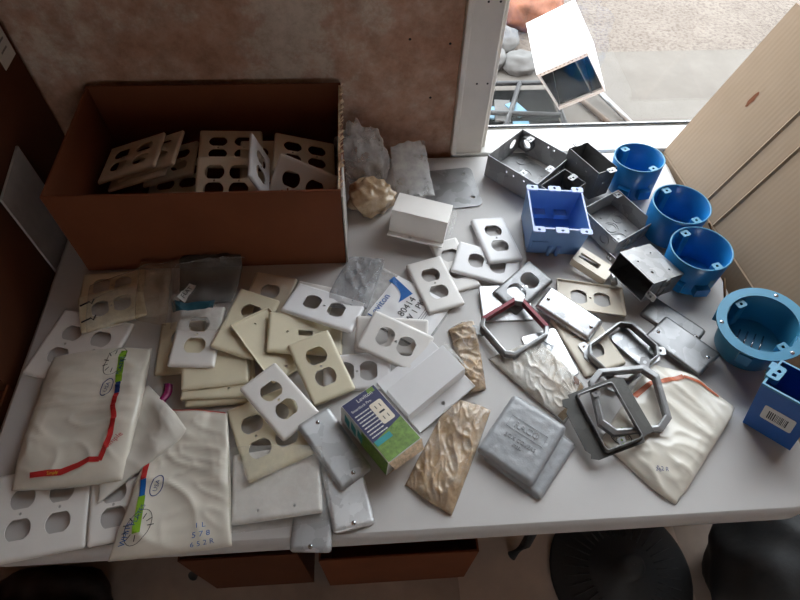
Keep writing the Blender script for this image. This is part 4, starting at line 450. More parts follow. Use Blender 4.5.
plate('S10', BC, 'thin bright steel plate tucked beside the pale crumpled wrapper', 'box cover', 'bright', 'none', r=.006, bev=.0006)
plate('S8', BC, 'steel plate with clipped corners lying inside the grey bracket frame', 'box cover', 'galv', 'none', r=.012, bev=.0006)
plate('S7', BC, 'steel blank cover underneath its twin by the round teal box', 'box cover', 'galvdull', 'none', r=.006, bev=.003, group='steel blank covers', screws=((.0, -.043),))
plate('S6', BC, 'smooth grey steel blank cover lying on its twin by the round teal box', 'box cover', 'greysteel', 'none', r=.005, bev=.003, group='steel blank covers', screws=((-.008, .042), (.008, -.042)))
plate('U6', OC, 'pinkish white outlet cover face down, below the tipped steel device box', 'outlet cover', 'cream', flip=True, group=PG)
plate('S1', BC, 'steel box cover with two outlet openings, leaning on white covers', 'box cover', 'galvdull', 'duplex', r=.005, bev=.004)
plate('S2', BC, 'bright spangled steel blank cover beside the steel outlet cover', 'box cover', 'bright', 'none', r=.005, bev=.004, group='steel blank covers', screws=((0, .043), (0, -.043)))
def flat_cover():
    w, h, t = dims('flatplate'); mb = MB()
    holes = [circ(.036, .038, .0035), circ(.040, -.032, .005), circ(-.04, .038, .0035), circ(-.036, -.038, .004)]
    L = rrect(w, h, .012, 5)
    mb.fill([L]+holes, lambda x, y: (x, y, .0025)); mb.loft([[(x, y, .0006) for x, y in L], [(x, y, .0025) for x, y in L]])
    mb.fill([L]+holes, lambda x, y: (x, y, .0006), flip=True)
    o = mb.build(BC, 'greysteel'); o.matrix_world = pose('flatplate')
    tag(o, 'flat square grey steel cover with rounded corners by the window casing', 'box cover')
flat_cover()
def slotted():
    w, h, t = dims('M5'); mb = MB(); L = rrect(w, h, .004, 3); H = [rect(0, .008, .014, .042)]
    mb.fill([L]+H, lambda x, y: (x, y, t)); mb.loft([[(x, y, -.012) for x, y in L], [(x, y, t) for x, y in L]])
    o = mb.build('slotted_bracket', 'cream', solid=.0015, weld=True); o.matrix_world = pose('M5')
    tag(o, 'pale bracket with one long slot leaning between periwinkle and steel boxes', 'bracket')
    c = MB(); c.tube([(-.012, -.052, .0), (.0, -.045, .0), (.012, -.030, .0)], .006, 10); c.build('clamp', 'bright', o)
slotted()

# ------------------------------------------------------------------ plates in the carton
CG = 'double ivory covers piled in the carton'
for key, lab, mt, kd, g in (
    ('Q5', 'lowest visible double ivory cover deep in the carton heap, mostly buried', 'cream', 'duplex', 2),
    ('Q4', 'double ivory cover in the carton, between the fanned stack and the tall middle ones', 'cream', 'duplex', 2),
    ('Q3', 'double ivory cover third from the top in the fanned carton stack', 'cream', 'duplex', 2),
    ('Q2', 'double ivory cover second from the top in the fanned carton stack', 'cream', 'duplex', 2),
    ('Q1', 'topmost double ivory cover of the fanned stack by the carton end', 'cream', 'duplex', 2),
    ('Q9', 'single ivory cover in the carton, in the gap beyond the middle pair', 'cream', 'duplex', 1),
    ('Q6', 'double ivory cover lying flat behind the upright one mid carton', 'cream', 'duplex', 2),
    ('Q7', 'double ivory cover tipped up facing out in the middle of the carton', 'cream', 'duplex', 2),
    ('Q10', 'double cream cover lying behind the white slanted one in the carton corner', 'cream', 'duplex', 2),
    ('Q11', 'double white cover standing slanted against the torn carton end', 'white', 'duplex', 2)):
    plate(key, OC, lab, 'outlet cover', mt, kd, g, CG if g == 2 else None)
def edge_plate():
    mb = plate_mesh(.070, .114, .006, 'duplex', 1)
    o = mb.build(OC, 'pure', solid=.0019, weld=True)
    o.matrix_world = T(-.1935, .805, TZ+.130) @ Matrix.Rotation(R(3), 4, 'Z') @ Matrix.Rotation(R(72), 4, 'Y')
    tag(o, 'single white cover standing on edge beside the tipped up ivory one in carton', 'outlet cover')
edge_plate()

# ------------------------------------------------------------------ carton holding the plates
def carton():
    w, l, h = dims('carton'); mw = pose('carton'); e = empty('cardboard_carton', mw); t = .004
    tag(e, 'open dark brown cardboard carton holding a heap of outlet covers', 'carton')
    def panel(name, x0, x1, y0, y1, z0, z1, mt=('kraft',)): 
        mb = MB(); mb.box(x0, x1, y0, y1, z0, z1); return mb.build(name, list(mt), e, bevel=.0008)
    panel('front_panel', -w/2, w/2, -l/2, -l/2+t, .001, h)
    panel('back_panel', -w/2, w/2, l/2-t, l/2, .001, h)
    panel('side_panel', -w/2, -w/2+t, -l/2+t, l/2-t, .001, h)
    # torn end panel: ragged top edge
    mb = MB(); n = 46; r = random.Random(3)
    top = []
    for i in range(n+1):
        y = -l/2+t+(l-2*t)*i/n; top.append((y, h-.002+r.uniform(-.004, .003)-(.012 if 9 < i < 14 else 0)))
    for x, fl in ((w/2, False), (w/2-t, True)):
        mb.fill([[(-l/2+t, .001), (l/2-t, .001)]+[(y, z) for y, z in reversed(top)]], lambda a, b: (x, a, b), 0, fl)
    for i in range(n):
        (y0, z0), (y1, z1) = top[i], top[i+1]
        mb.quad([(w/2-t, y0, z0), (w/2, y0, z0), (w/2, y1, z1), (w/2-t, y1, z1)], 1)
    for i in range(n):     # frayed paper along the tear
        if r.random() < .85:
            (y0, z0), (y1, z1) = top[i], top[i+1]; a = r.uniform(.003, .011)
            mb.quad([(w/2-t, y0, z0-.003), (w/2-t, y1, z1-.003), (w/2+.001+a*.6, y1, z1+a*.4), (w/2+.001+a*.3, y0, z0+a)], 1)
    mb.build('torn_panel', ['kraft', 'tornedge'], e)
    panel('bottom_panel', -w/2+t, w/2-t, -l/2+t, l/2-t, .001, .005)
    # flap folded down along the torn end
    mb = MB(); mb.box(w/2+.0012, w/2+.0035, -l/2-.001, -l/2+.10, .004, h-.012); mb.build('folded_flap', 'greyflap', e)
carton()

# ------------------------------------------------------------------ steel boxes
def wall_fn(P, i, W, H):
    a, b, c, d = P['b'][i], P['b'][(i+1) % 4], P['t'][(i+1) % 4], P['t'][i]
    def fn(u, v):
        s, t = u/W, v/H
        lo = [a[k]*(1-s)+b[k]*s for k in range(3)]; hi = [d[k]*(1-s)+c[k]*s for k in range(3)]
        return [lo[k]*(1-t)+hi[k]*t for k in range(3)]
    return fn
def open_box(mb, w, l, h, k=1., wall_holes={}, floor_holes=(), m=0, z0=0):
    S = [(-1, 1), (1, 1), (1, -1), (-1, -1)]
    P = {'b': [(k*x*w/2, k*y*l/2, z0) for x, y in S], 't': [(x*w/2, y*l/2, h) for x, y in S]}
    fl = [(k*w/2, k*l/2), (-k*w/2, k*l/2), (-k*w/2, -k*l/2), (k*w/2, -k*l/2)]
    mb.fill([fl]+list(floor_holes), lambda x, y: (x, y, z0), m, True)
    fns = []
    for i in range(4):
        W = w if i % 2 == 0 else l; fn = wall_fn(P, i, W, h-z0); fns.append(fn)
        mb.fill([[(0, 0), (W, 0), (W, h-z0), (0, h-z0)]]+list(wall_holes.get(i, ())), fn, m, True)
    return fns
def disc_ring(mb, fn, cx, cy, r, off, m=0):
    """a pressed knockout: a thin raised ring"""
    n = 18
    o = [fn(*q) for q in circ(cx, cy, r, n)]; i = [fn(*q) for q in circ(cx, cy, r*.86, n)]
    mb.loft([[Vector(q)+off*.0 for q in o], [Vector(q)+off for q in o], [Vector(q)+off for q in i], [Vector(q) for q in i]], m)
def ear(parent, mw, mt='boxsteel', w=.019, l=.013):
    mb = MB(); L = rrect(w, l, .003, 3)
    mb.fill([L, circ(0, -.001, .0025), rect(-.006, .001, .003, .005)], lambda x, y: (x, y, 0)); 
    o = mb.build('mounting_ear', mt, parent, mw, solid=.0015); return o
def steel_box(key, label, mt, wh={}, fh=(), rings=(), ears=(), name='steel_junction_box', group=None, knock=True):
    w, l, h = dims(key); e = empty(name, pose(key)); tag(e, label, 'junction box', group)
    mb = MB(); fns = open_box(mb, w, l, h, 1, wh, fh)
    if knock:
        k = mb
        fl = lambda x, y: (x, y, .0018)
        for cx, cy, r in rings: disc_ring(k, fl, cx, cy, r, Vector((0, 0, .0012)))
        outs = [Vector((0, .0009, 0)), Vector((.0009, 0, 0)), Vector((0, -.0009, 0)), Vector((-.0009, 0, 0))]
        for i in range(4):
            W = w if i % 2 == 0 else l
            if i in wh: continue
            for q in ((.3, .5), (.7, .5)): disc_ring(k, fns[i], W*q[0], h*q[1], .011, outs[i])
    mb.build('body', mt, e, solid=.0016, weld=True)
    for m in ears: ear(e, m)
    return e
w, l, h = dims('M1')
b = steel_box('M1', 'large square galvanised steel box nearest the window casing', 'boxsteel',
    wh={0: [circ(.092, .030, .0105, 18)], 1: [circ(.022, .028, .013, 18), circ(.07, .045, .0022, 8), circ(.085, .045, .0022, 8)],
        3: [circ(.03, .042, .0022, 8), circ(.055, .040, .0022, 8), circ(.072, .040, .0022, 8)]},
    fh=[circ(.02, -.03, .002, 8), circ(-.02, .03, .002, 8)], rings=[(.0, .0, .016), (-.03, -.025, .011), (.03, .03, .011)],
    ears=[T(-w/2+.010, -.02, h-.003), T(.0, -l/2+.010, h-.003), T(w/2-.012, l/2-.03, h-.003)])
c = MB(); c.lathe([(.013, -.004), (.0165, -.004), (.0165, .010), (.012, .010), (.012, -.004)], 22)
c.build('conduit_bushing', 'darksteel', b, T(w/2-.002, l/2-.022, .030) @ Matrix.Rotation(R(-90), 4, 'Y'))
steel_box('M2b', 'small dark steel box standing between the big square box and periwinkle box', 'boxdark',
    ears=[T(dims('M2b')[0]/2-.008, 0, dims('M2b')[2]+.001), T(-dims('M2b')[0]/2+.006, -.015, dims('M2b')[2]+.001)], knock=False)
steel_box('M2', 'tall dark steel device box next to the farthest round blue box', 'boxdark',
    ears=[T(.006, -dims('M2')[1]/2-.003, dims('M2')[2]+.001) @ Matrix.Rotation(.0, 4, 'Z'), T(0, dims('M2')[1]/2+.003, dims('M2')[2]+.001)],
    wh={2: [circ(.025, .035, .0022, 8)], 3: [circ(.03, .05, .002, 8), circ(.06, .05, .002, 8)]}, name='steel_device_box')
w, l, h = dims('M3')
steel_box('M3', 'square grey steel box with knockouts in its floor, beside the periwinkle box', 'boxsteel',
    fh=[circ(-.02, .02, .002, 8), circ(.02, -.02, .002, 8), circ(.0, .03, .002, 8)],
    rings=[(0, 0, .0165), (0, 0, .011), (-.028, .0, .011), (.0, -.028, .011), (.028, .01, .010)],
    ears=[T(w/2-.007, l/2-.008, h-.002), T(-w/2+.007, -l/2+.008, h-.002)])
w, l, h = dims('M4')
steel_box('M4', 'steel device box tipped on its side with its dark mouth facing out', 'galvdull',
    wh={0: [circ(.02, .02, .002, 8), circ(.06, .06, .003, 8), circ(.03, .065, .002, 8), circ(.065, .02, .002, 8)]},
    ears=[T(w/2+.008, 0, h+.0005), T(-w/2-.008, .0, h+.0005)], name='steel_device_box')

# ------------------------------------------------------------------ blue plastic boxes
def peri_box():
    w, l, h = dims('Bl1'); e = empty('plastic_outlet_box', pose('Bl1')); tag(e, 'periwinkle square plastic outlet box with pale rim tabs', 'outlet box')
    mb = MB(); fns = open_box(mb, w, l, h, .9); mb.build('body', 'peri', e, solid=.0028, weld=True)
    r = MB(); O = rrect(w, l, .002, 2); I = rrect(w-.006, l-.006, .002, 2)
    r.fill([O, I], lambda x, y: (x, y, h+.0012)); r.loft([[(x, y, h-.001) for x, y in O], [(x, y, h+.0012) for x, y in O]])
    r.build('rim', 'periedge', e)
    for x in (-.042, 0, .043):
        for s in (1, -1):
            q = MB(); L = rrect(.022 if x else .024, .013, .003, 3, x*w/.105, s*(l/2+.002))
            q.fill([L, circ(x*w/.105, s*(l/2+.003), .0028, 10)], lambda a, b: (a, b, h+.002))
            q.loft([[(a, b, h-.001) for a, b in L], [(a, b, h+.002) for a, b in L]]); q.build('rim_tab', 'periedge', e)
    for i, x in enumerate((-.02, .022)):
        q = MB(); q.box(x-.012, x+.012, .030, .046, .016, .026); q.build('cable_clamp', 'peri', e)
    for x in (-.008, .008):
        q = MB(); q.tube([(x, -l*.45-.004, .001), (x, -l*.45-.004, .024)], .004, 8); q.build('post', 'peri', e)
    q = MB(); q.box(-.045, -.015, -l*.455-.004, -l*.455, .018, .036); q.build('side_boss', 'peri', e)
peri_box()
def round_box(key, label, mt, flange=0, tint=None):
    d, _, h = dims(key); r = d/2; e = empty('round_ceiling_box', pose(key)); tag(e, label, 'ceiling box')
    mb = MB(); rb = r*.90
    mb.lathe([(rb-.0025, .0035), (r-.0025, h-.001), (r-.0012, h), (r, h-.0006), (rb, 0)], 48)
    n = 48; mb.face([mb.p(((rb-.0025)*math.cos(2*PI*k/n), (rb-.0025)*math.sin(2*PI*k/n), .0035)) for k in range(n)])
    mb.face([mb.p((rb*math.cos(2*PI*k/n), rb*math.sin(2*PI*k/n), 0)) for k in range(n)][::-1])
    mb.build('body', mt, e)
    if not flange:
        q = MB(); q.lathe([(r-.0024, h+.0002), (r-.0012, h+.0012), (r+.0002, h+.0002)], 48); q.build('rim', 'teal', e)
    for a in (R(140), R(-40)):
        q = MB(); q.x = Matrix.Rotation(a, 4, 'Z'); L = rrect(.015, .016, .003, 3, r-.010, 0)
        q.fill([L, circ(r-.011, 0, .0026, 10)], lambda x, y: (x, y, h-.003)); q.loft([[(x, y, .01) for x, y in L], [(x, y, h-.003) for x, y in L]])
        q.build('screw_lug', 'teal' if mt != 'teal' else mt, e)
    if flange:
        q = MB(); O = circ(0, 0, r+flange, 48); I = circ(0, 0, r-.004, 48)
        q.fill([O, I], lambda x, y: (x, y, h+.003)); q.fill([O, I], lambda x, y: (x, y, h), 0, True)
        q.loft([[(x, y, h) for x, y in O], [(x, y, h+.003) for x, y in O]], 0, True); q.loft([[(x, y, h) for x, y in I], [(x, y, h+.003) for x, y in I]], 0, True)
        q.build('flange', mt, e)
        for a in (80, 200, 320): screw(e, (r+flange*.4)*math.cos(R(a)), (r+flange*.4)*math.sin(R(a)), h+.003)
        for k in range(4):
            q = MB(); q.tube([(-.02+k*.012, -.018, .006), (-.016+k*.012, .02, .008)], .0012, 6); q.build('wire_stub', 'screw', e)
        for a in (170, 350, 260):
            q = MB(); q.x = Matrix.Rotation(R(a), 4, 'Z'); q.box(r-.006, r+.010, -.010, .010, h-.030, h-.006); q.build('clip_wing', mt, e)
    elif key != 'Bl3':
        for a, s in ((R(-60), 1), (R(-105), 1)):
            q = MB(); q.x = Matrix.Rotation(a, 4, 'Z'); q.box(r*.9, r+.008, -.012, .012, .012, .030); q.build('nail_bracket', mt, e)
    return e
round_box('Bl2', 'round blue ceiling box nearest the window sill', 'blue')
a = round_box('Bl3', 'round blue ceiling box in the middle of the row of three', 'blue')
b = round_box('Bl4', 'round blue ceiling box nearest the tipped steel box', 'blue')
for e in (a, b):
    q = MB(); q.x = Matrix.Rotation(R(32 if e is a else 0), 4, 'Z'); q.tube([(.052, -.028, .05), (.068, -.046, .022), (.070, -.048, .020)], [.0022, .0022, .0045], 8); q.build('nail', 'nail', e)
round_box('Bl5', 'round teal ceiling box with a wide flange at the table end', 'teal', flange=.0115)
def gang_box():
    w, l, h = dims('Bl6'); e = empty('plastic_switch_box', pose('Bl6')); tag(e, 'deep blue plastic switch box with a barcode label at the table corner', 'switch box')
    mb = MB(); open_box(mb, w, l, h, .95); mb.build('body', 'deepblue', e, solid=.0025, weld=True)
    q = MB(); O = rrect(w, l, .002, 2); I = rrect(w-.006, l-.006, .002, 2)
    q.fill([O, I], lambda x, y: (x, y, h+.0015)); q.loft([[(x, y, h-.002) for x, y in O], [(x, y, h+.0015) for x, y in O]]); q.build('rim', 'teal', e)
    for s in (-1, 1):
        q = MB(); L = rrect(.018, .030, .004, 3, s*(w/2-.006), 0); q.fill([L, circ(s*(w/2-.008), .004, .003, 10), rect(s*(w/2-.006), -.007, .006, .006)], lambda x, y: (x, y, h+.004))
        q.loft([[(x, y, h-.006) for x, y in L], [(x, y, h+.004) for x, y in L]]); q.build('device_lug', 'teal', e)
        q = MB(); q.box(s*(w/2+.001)-.007, s*(w/2+.001)+.007, .010, .024, h-.020, h-.004); q.build('clip_wing', 'teal', e)
    # barcode label on the long side that faces the table front
    lw = MB(); L = rrect(.044, .030, .003, 3); y = -l*.4925-.0008
    lw.fill([L], lambda a, b: (a+.002, y, h*.50+b)); lb = lw.build('barcode_label', 'label', e, solid=.0004)
    bars = MB(); r = random.Random(5); x = -.014
    while x < .014:
        q = r.choice((.0007, .0011, .0016)); bars.quad([(x+.002, y-.0006, h*.5-.009), (x+q+.002, y-.0006, h*.5-.009), (x+q+.002, y-.0006, h*.5+.008), (x+.002, y-.0006, h*.5+.008)]); x += q+r.choice((.0007, .001, .0014))
    bars.build('barcode', 'ink', lb)
gang_box()

# ------------------------------------------------------------------ raised white covers
def hat(key, label, mt, holes):
    w, l, h = dims(key); lt = l*(.5 if key == 'B2' else .68); t = .0025
    e = empty('raised_blank_cover', pose(key)); tag(e, label, 'box cover', 'raised white covers')
    mb = MB(); y = [-l/2, -lt/2-.002, -lt/2, lt/2, lt/2+.002, l/2]; z = [t, t, h, h, t, t]
    P = list(zip(y, z)); Q = [(-l/2, 0), (-l/2, t)]+P[1:5]+[(l/2, t), (l/2, 0)]
    for (a, b), (c, d) in zip(Q, Q[1:]):
        if abs(b-d) < 1e-6 and abs(b-t) < 1e-6:
            cx, cy = 0, (a+c)/2
            mb.fill([rect(0, cy, w, abs(c-a)), circ(holes, cy, .0034, 10)], lambda u, v: (u, v, b))
        else: mb.quad([(-w/2, a, b), (w/2, a, b), (w/2, c, d), (-w/2, c, d)])
    for s in (-1, 1):
        F = [(q[0], q[1]) for q in [(-l/2, 0), (l/2, 0), (l/2, t), (lt/2+.002, t), (lt/2, h), (-lt/2, h), (-lt/2-.002, t), (-l/2, t)]]
        mb.fill([F], lambda u, v: (s*w/2, u, v), 0, s < 0)
    o = mb.build('cover_body', mt, e, weld=True, bevel=.001)
    q = MB(); L = rect(0, 0, w+.002, l*.99); rr = [(-l/2-.001, .0), (-lt/2-.006, t+.003), (-lt/2-.001, h+.0008), (lt/2+.001, h+.0008), (lt/2+.006, t+.003), (l/2+.001, 0)]
    for s in (1,):
        q.quad([(s*(w/2+.001), -lt/2, h+.0008), (s*(w/2+.001), lt/2, h+.0008), (s*(w/2+.012), lt/2+.004, h*.5), (s*(w/2+.010), -lt/2-.004, h*.45)])
    q.build('shrink_film', 'film', e)
hat('B2', 'large raised white blank cover in film, beside the blue and green carton', 'pure', 0)
hat('B1', 'raised white blank cover near the wall, beside the tan wrapper lump', 'white', -.01)

# ------------------------------------------------------------------ lettering
def text2d(s, size):
    cu = bpy.data.curves.new('lettering', 'FONT'); cu.body = s; cu.size = size; cu.align_x = 'CENTER'; cu.align_y = 'CENTER'; cu.resolution_u = 2
    ob = bpy.data.objects.new('lettering', cu); COL.objects.link(ob)
    dg = bpy.context.evaluated_depsgraph_get(); dg.update(); ev = ob.evaluated_get(dg); me = ev.to_mesh()
    V = [(v.co.x, v.co.y) for v in me.vertices]; F = [tuple(p.vertices) for p in me.polygons]
    ev.to_mesh_clear(); bpy.data.objects.remove(ob); bpy.data.curves.remove(cu); return V, F
def put_text(mb, s, size, fn, ang=0, cx=0, cy=0, m=0):
    V, F = text2d(s, size); c, d = math.cos(ang), math.sin(ang)
    ix = [mb.p(fn(cx+x*c-y*d, cy+x*d+y*c)) for x, y in V]
    for f in F: mb.face([ix[i] for i in f], m)

def small_carton():
    w, l, h = dims('B3'); e = empty('device_carton', pose('B3')); tag(e, 'small blue and green printed carton with a picture of a receptacle', 'carton')
    b = MB(); b.box(-w/2, w/2, -l/2, l/2, .0005, h); b.build('box_body', 'label', e, bevel=.0006)
    T0 = lambda z: (lambda x, y: (x, y, h+z)); 
    def patch(nm, mt, loops, z, parent=e):
        q = MB(); q.fill(loops, T0(z)); return q.build(nm, mt, parent)
    art = patch('printed_top', 'boxnavy', [[(-w/2+.001, -l/2+.036), (w/2-.001, -l/2+.046), (w/2-.001, l/2-.001), (-w/2+.001, l/2-.001)]], .0004)
    patch('green_field', 'boxgreen', [[(-w/2+.001, -l/2+.001), (w/2-.001, -l/2+.001), (w/2-.001, -l/2+.046), (-w/2+.001, -l/2+.036)]], .0004)
    patch('teal_strip', 'tealink', [rect(-w*.22, -l*.21, w*.46, .009)], .0008)
    patch('corner_badge', 'boxgreen', [rect(w*.32, l*.45, .012, .008)], .0008, art)
    q = MB(); fn = T0(.0008)
    put_text(q, 'Leviton', .0095, fn, 0, w*.10, l*.42); put_text(q, 'Smartlock Pro', .0062, fn, 0, -w*.12, l*.33)
    r = random.Random(2)
    for i in range(8):
        yy = l*(.24-.052*i); n = -w*.42
        while n < -w*.42+.022+.010*r.random():
            d = r.uniform(.002, .005); q.quad([fn(n, yy), fn(n+d, yy), fn(n+d, yy+.0018), fn(n, yy+.0018)]); n += d+.001
    q.build('printed_lettering', 'label', art)
    q = MB(); L = rrect(.022, .038, .003, 3, w*.20, l*.11); q.fill([L], T0(.0008)); pic = q.build('receptacle_picture', 'cream', art)
    q = MB()
    for dy in (.010, -.010):
        for dx in (-.004, .004): q.fill([rect(w*.20+dx, l*.11+dy, .0014, .006)], T0(.0011))
    q.fill([rect(w*.20, l*.11, .010, .003)], T0(.0011)); q.build('receptacle_slots', 'ink', pic)
    q = MB(); fx = lambda u, v: (-w/2-.0004, u, v); q.fill([rect(-l*.22, h*.5, l*.54, h*.96)], fx, 0, True); q.build('green_side', 'boxgreen', e)
    q = MB()
    for yy in (.30, .16, .02):
        q.fill([[(l*yy, h*.15), (l*yy+.012, h*.35), (l*yy+.012, h*.85), (l*yy, h*.65)]], lambda u, v: (-w/2-.0006, u, v), 0, True)
    q.build('side_print', 'tealink', e)
    q = MB(); q.quad([(-w/2, -l/2-.0006, h), (w/2, -l/2-.0006, h), (w/2-.004, -l/2-.012, h-.012), (-w/2+.006, -l/2-.010, h-.013)])
    q.quad([(-w/2+.001, -l/2-.0008, 0), (w/2-.001, -l/2-.0008, 0), (w/2-.004, -l/2-.006, h*.55), (-w/2+.004, -l/2-.006, h*.5)])
    q.build('end_flap', 'tornedge', e, solid=.0005)
small_carton()

# ------------------------------------------------------------------ pouches and bags
def catmull(p, t):
    n = len(p)-1; x = min(max(t*n, 0), n-1e-6); i = int(x); f = x-i
    a, b, c, d = p[max(i-1, 0)], p[i], p[i+1], p[min(i+2, n)]
    return b+.5*f*(c-a+f*(2*a-5*b+4*c-d+f*(3*(b-c)+d-a)))
class Bag:
    def __init__(s, key, thick, wrinkle, seed=0, freq=26, edge=.35, round_=0.):
        s.g = [[Vector(p) for p in r] for r in POSE[key]['g']]; s.th = thick; s.wr = wrinkle; s.sd = seed; s.fr = freq; s.edge = edge; s.rd = round_; s.k = 1.8
        s.W = (s.g[len(s.g)//2][-1]-s.g[len(s.g)//2][0]).length; s.H = (s.g[-1][len(s.g[0])//2]-s.g[0][len(s.g[0])//2]).length
    def base(s, u, t):
        if s.rd:     # soften the outline
            a, b = u-.5, t-.5; k = 1-s.rd*(16*a*a*b*b)-.03*noise.noise((a*3+s.sd, b*3, 2)); u, t = .5+a*k, .5+b*k
        return catmull([catmull(r, u) for r in s.g], t)
    def __call__(s, u, t, off=0):
        p = s.base(u, t); e = max(0, min(1, 16*u*(1-u)*t*(1-t)))
        q = p*s.fr+Vector((s.sd*3.1, s.sd, 0)); c, d = math.cos(s.sd*1.7), math.sin(s.sd*1.7)
        q = Vector((q.x*c-q.y*d, (q.x*d+q.y*c)*.45, q.z*.6))
        q += Vector((noise.noise(q*.6), noise.noise(q*.6+Vector((7, 3, 1))), 0))*.5
        n = (1-abs(noise.noise(q))*1.6)**4 if abs(noise.noise(q)) < .6 else 0
        n2 = (1-min(1, abs(noise.noise(q*2.1+Vector((5, 1, 2))))*2))**3; n3 = noise.noise(q*.5+Vector((2, 9, 4)))
        p.z += s.th*min(1, e*s.k)**s.edge+s.wr*(.3+.7*min(1, e*3))*(n*.6+n2*.3+n3*.5+.3)*(1 if e > .01 else .5)+off
        return p
    def mesh(s, n=56, closed=True):
        mb = MB(); G = [[mb.p(s(i/n, j/n)) for i in range(n+1)] for j in range(n+1)]
        for j in range(n):
            for i in range(n): mb.face((G[j+1][i], G[j+1][i+1], G[j][i+1], G[j][i]), 0, True)
        if closed:
            B = [[G[j][i] if i in (0, n) or j in (0, n) else mb.p(s.base(i/n, j/n)) for i in range(n+1)] for j in range(n+1)]
            for j in range(n):
                for i in range(n): mb.face((B[j][i], B[j][i+1], B[j+1][i+1], B[j+1][i]), 0, True)
        return mb
    def strip(s, pts, w, off=.0012, mb=None, m=0, n=10):
        mb = mb or MB(); P = []
        for (a, b), (c, d) in zip(pts, pts[1:]):
            for k in range(n): P.append((a+(c-a)*k/n, b+(d-b)*k/n))
        P.append(pts[-1]); L = []
        for i, (u, t) in enumerate(P):
            a, b = P[max(i-1, 0)], P[min(i+1, len(P)-1)]; du, dt = (b[0]-a[0])*s.W, (b[1]-a[1])*s.H; q = math.hypot(du, dt) or 1
            nx, ny = -dt/q*w/2/s.W, du/q*w/2/s.H
            L.append([s(max(.005, min(.995, u+nx*f)), max(.005, min(.995, t+ny*f)), off) for f in (-1, -.33, .33, 1)])
        mb.loft(L, m, False, closed=False); return mb
    def text(s, mb, st, size, u, t, ang=0, off=.0014, m=0):
        put_text(mb, st, size, lambda x, y: s(min(.99, max(.01, u+x/s.W)), min(.99, max(.01, t-y/s.H)), off), ang, 0, 0, m)
    def ellipse(s, mb, u, t, a, b, ang, w=.0014, m=0):
        pts = []
        for k in range(25):
            x, y = a*math.cos(2*PI*k/24), b*math.sin(2*PI*k/24); c, d = math.cos(ang), math.sin(ang)
            pts.append((u+(x*c-y*d)/s.W, t-(x*d+y*c)/s.H))
        s.strip(pts, w, .0013, mb, m, 2)
def logo(bg, parent, oval, ang, txt, rays, bar):
    q = MB(); bg.ellipse(q, oval[0], oval[1], .014, .0085, ang, .0013); bg.text(q, 'USA', .0085, oval[0], oval[1], ang); q.build('oval_mark', 'navyink', parent)
    q = MB()
    for k in range(9):
        a = ang+R(-75+k*33); x, y = math.cos(a), math.sin(a)
        bg.strip([(rays[0]+x*.011/bg.W, rays[1]-y*.011/bg.H), (rays[0]+x*.019/bg.W, rays[1]-y*.019/bg.H)], .0012, .0013, q, 0, 2)
    bg.ellipse(q, rays[0], rays[1], .024, .015, ang, .0008); q.build('ray_print', 'ink', parent)
b1 = Bag('W1', .015, .007, 1, 19, round_=.05); o1 = b1.mesh(64).build('printed_pouch', 'polybag')
tag(o1, 'plump white printed pouch with a red band, lying topmost over the others', 'pouch', 'white printed pouches')
b1.strip([(.19, .91), (.33, .90), (.47, .90), (.61, .87), (.69, .84), (.78, .84)], .0085).build('red_band', 'redink', o1)
q = b1.strip([(.78, .85), (.81, .75), (.83, .67), (.83, .55), (.79, .46), (.79, .37)], .0075); q.build('red_band', 'redink', o1)
b1.strip([(.79, .37), (.78, .29)], .008).build('dark_band', 'navyink', o1)
gb = b1.strip([(.78, .29), (.76, .19), (.745, .05)], .0105).build('green_band', 'greenink', o1)
q = MB(); b1.text(q, 'PLATES', .0095, .763, .17, R(86), .0018); q.build('band_lettering', 'navyink', gb)
q = MB(); b1.text(q, 'Simple', .011, .865, .71, R(52), .0014); q.build('red_lettering', 'redink', o1)
q = MB(); b1.text(q, 'Simply', .0062, .40, .902, R(3), .0018); q.build('yellow_lettering', 'yellowink', o1)
logo(b1, o1, (.68, .32), R(75), '', (.69, .13), 0)
b3 = Bag('W3', .011, .006, 3, 20, round_=.03); o3 = b3.mesh(60).build('printed_pouch', 'polybag')
tag(o3, 'white printed pouch at the table front edge with a red to green band', 'pouch', 'white printed pouches')
b3.strip([(.04, .27), (.08, .38), (.11, .48)], .008).build('red_band', 'redink', o3)
b3.strip([(.11, .48), (.14, .59)], .008).build('blue_band', 'blueink', o3)
gb = b3.strip([(.14, .59), (.17, .71), (.20, .84)], .0095).build('green_band', 'greenink', o3)
q = MB(); b3.text(q, 'PLATES', .009, .173, .72, R(80), .0018); q.build('band_lettering', 'navyink', gb)
b3.strip([(.03, .012), (.97, .012)], .0022).build('red_seam', 'redink', o3)
q = MB(); b3.text(q, '1 L', .010, .745, .83, R(2)); b3.text(q, '5 7 8', .010, .755, .89, R(2)); b3.text(q, '6 5 2 R', .009, .765, .945, R(2)); q.build('date_stamp', 'blueink', o3)
logo(b3, o3, (.27, .53), R(80), '', (.20, .80), 0)
q = MB(); b3.text(q, 'WHITE', .010, .11, .84, R(84)); q.build('blue_lettering', 'blueink', o3)
b2 = Bag('W2', .008, .004, 5, 22, round_=.03); o2 = b2.mesh(48).build('paper_pouch', 'paperbag')
tag(o2, 'flat plain white pouch sandwiched between the two printed pouches', 'pouch')
b4 = Bag('W4', .011, .007, 7, 18, round_=.07); o4 = b4.mesh(60).build('printed_pouch', 'polybag')
tag(o4, 'white printed pouch with an orange-red stripe, under the steel brackets', 'pouch', 'white printed pouches')
b4.strip([(.06, .45), (.12, .25), (.36, .07)], .008).build('red_band', 'orangeink', o4)
b4.strip([(.36, .07), (.55, .045), (.78, .04)], .004).build('orange_seam', 'orangeink', o4)
q = MB(); b4.text(q, '0 2 R', .009, .66, .84, R(35)); b4.text(q, '2 8', .007, .63, .87, R(35)); q.build('date_stamp', 'navyink', o4)
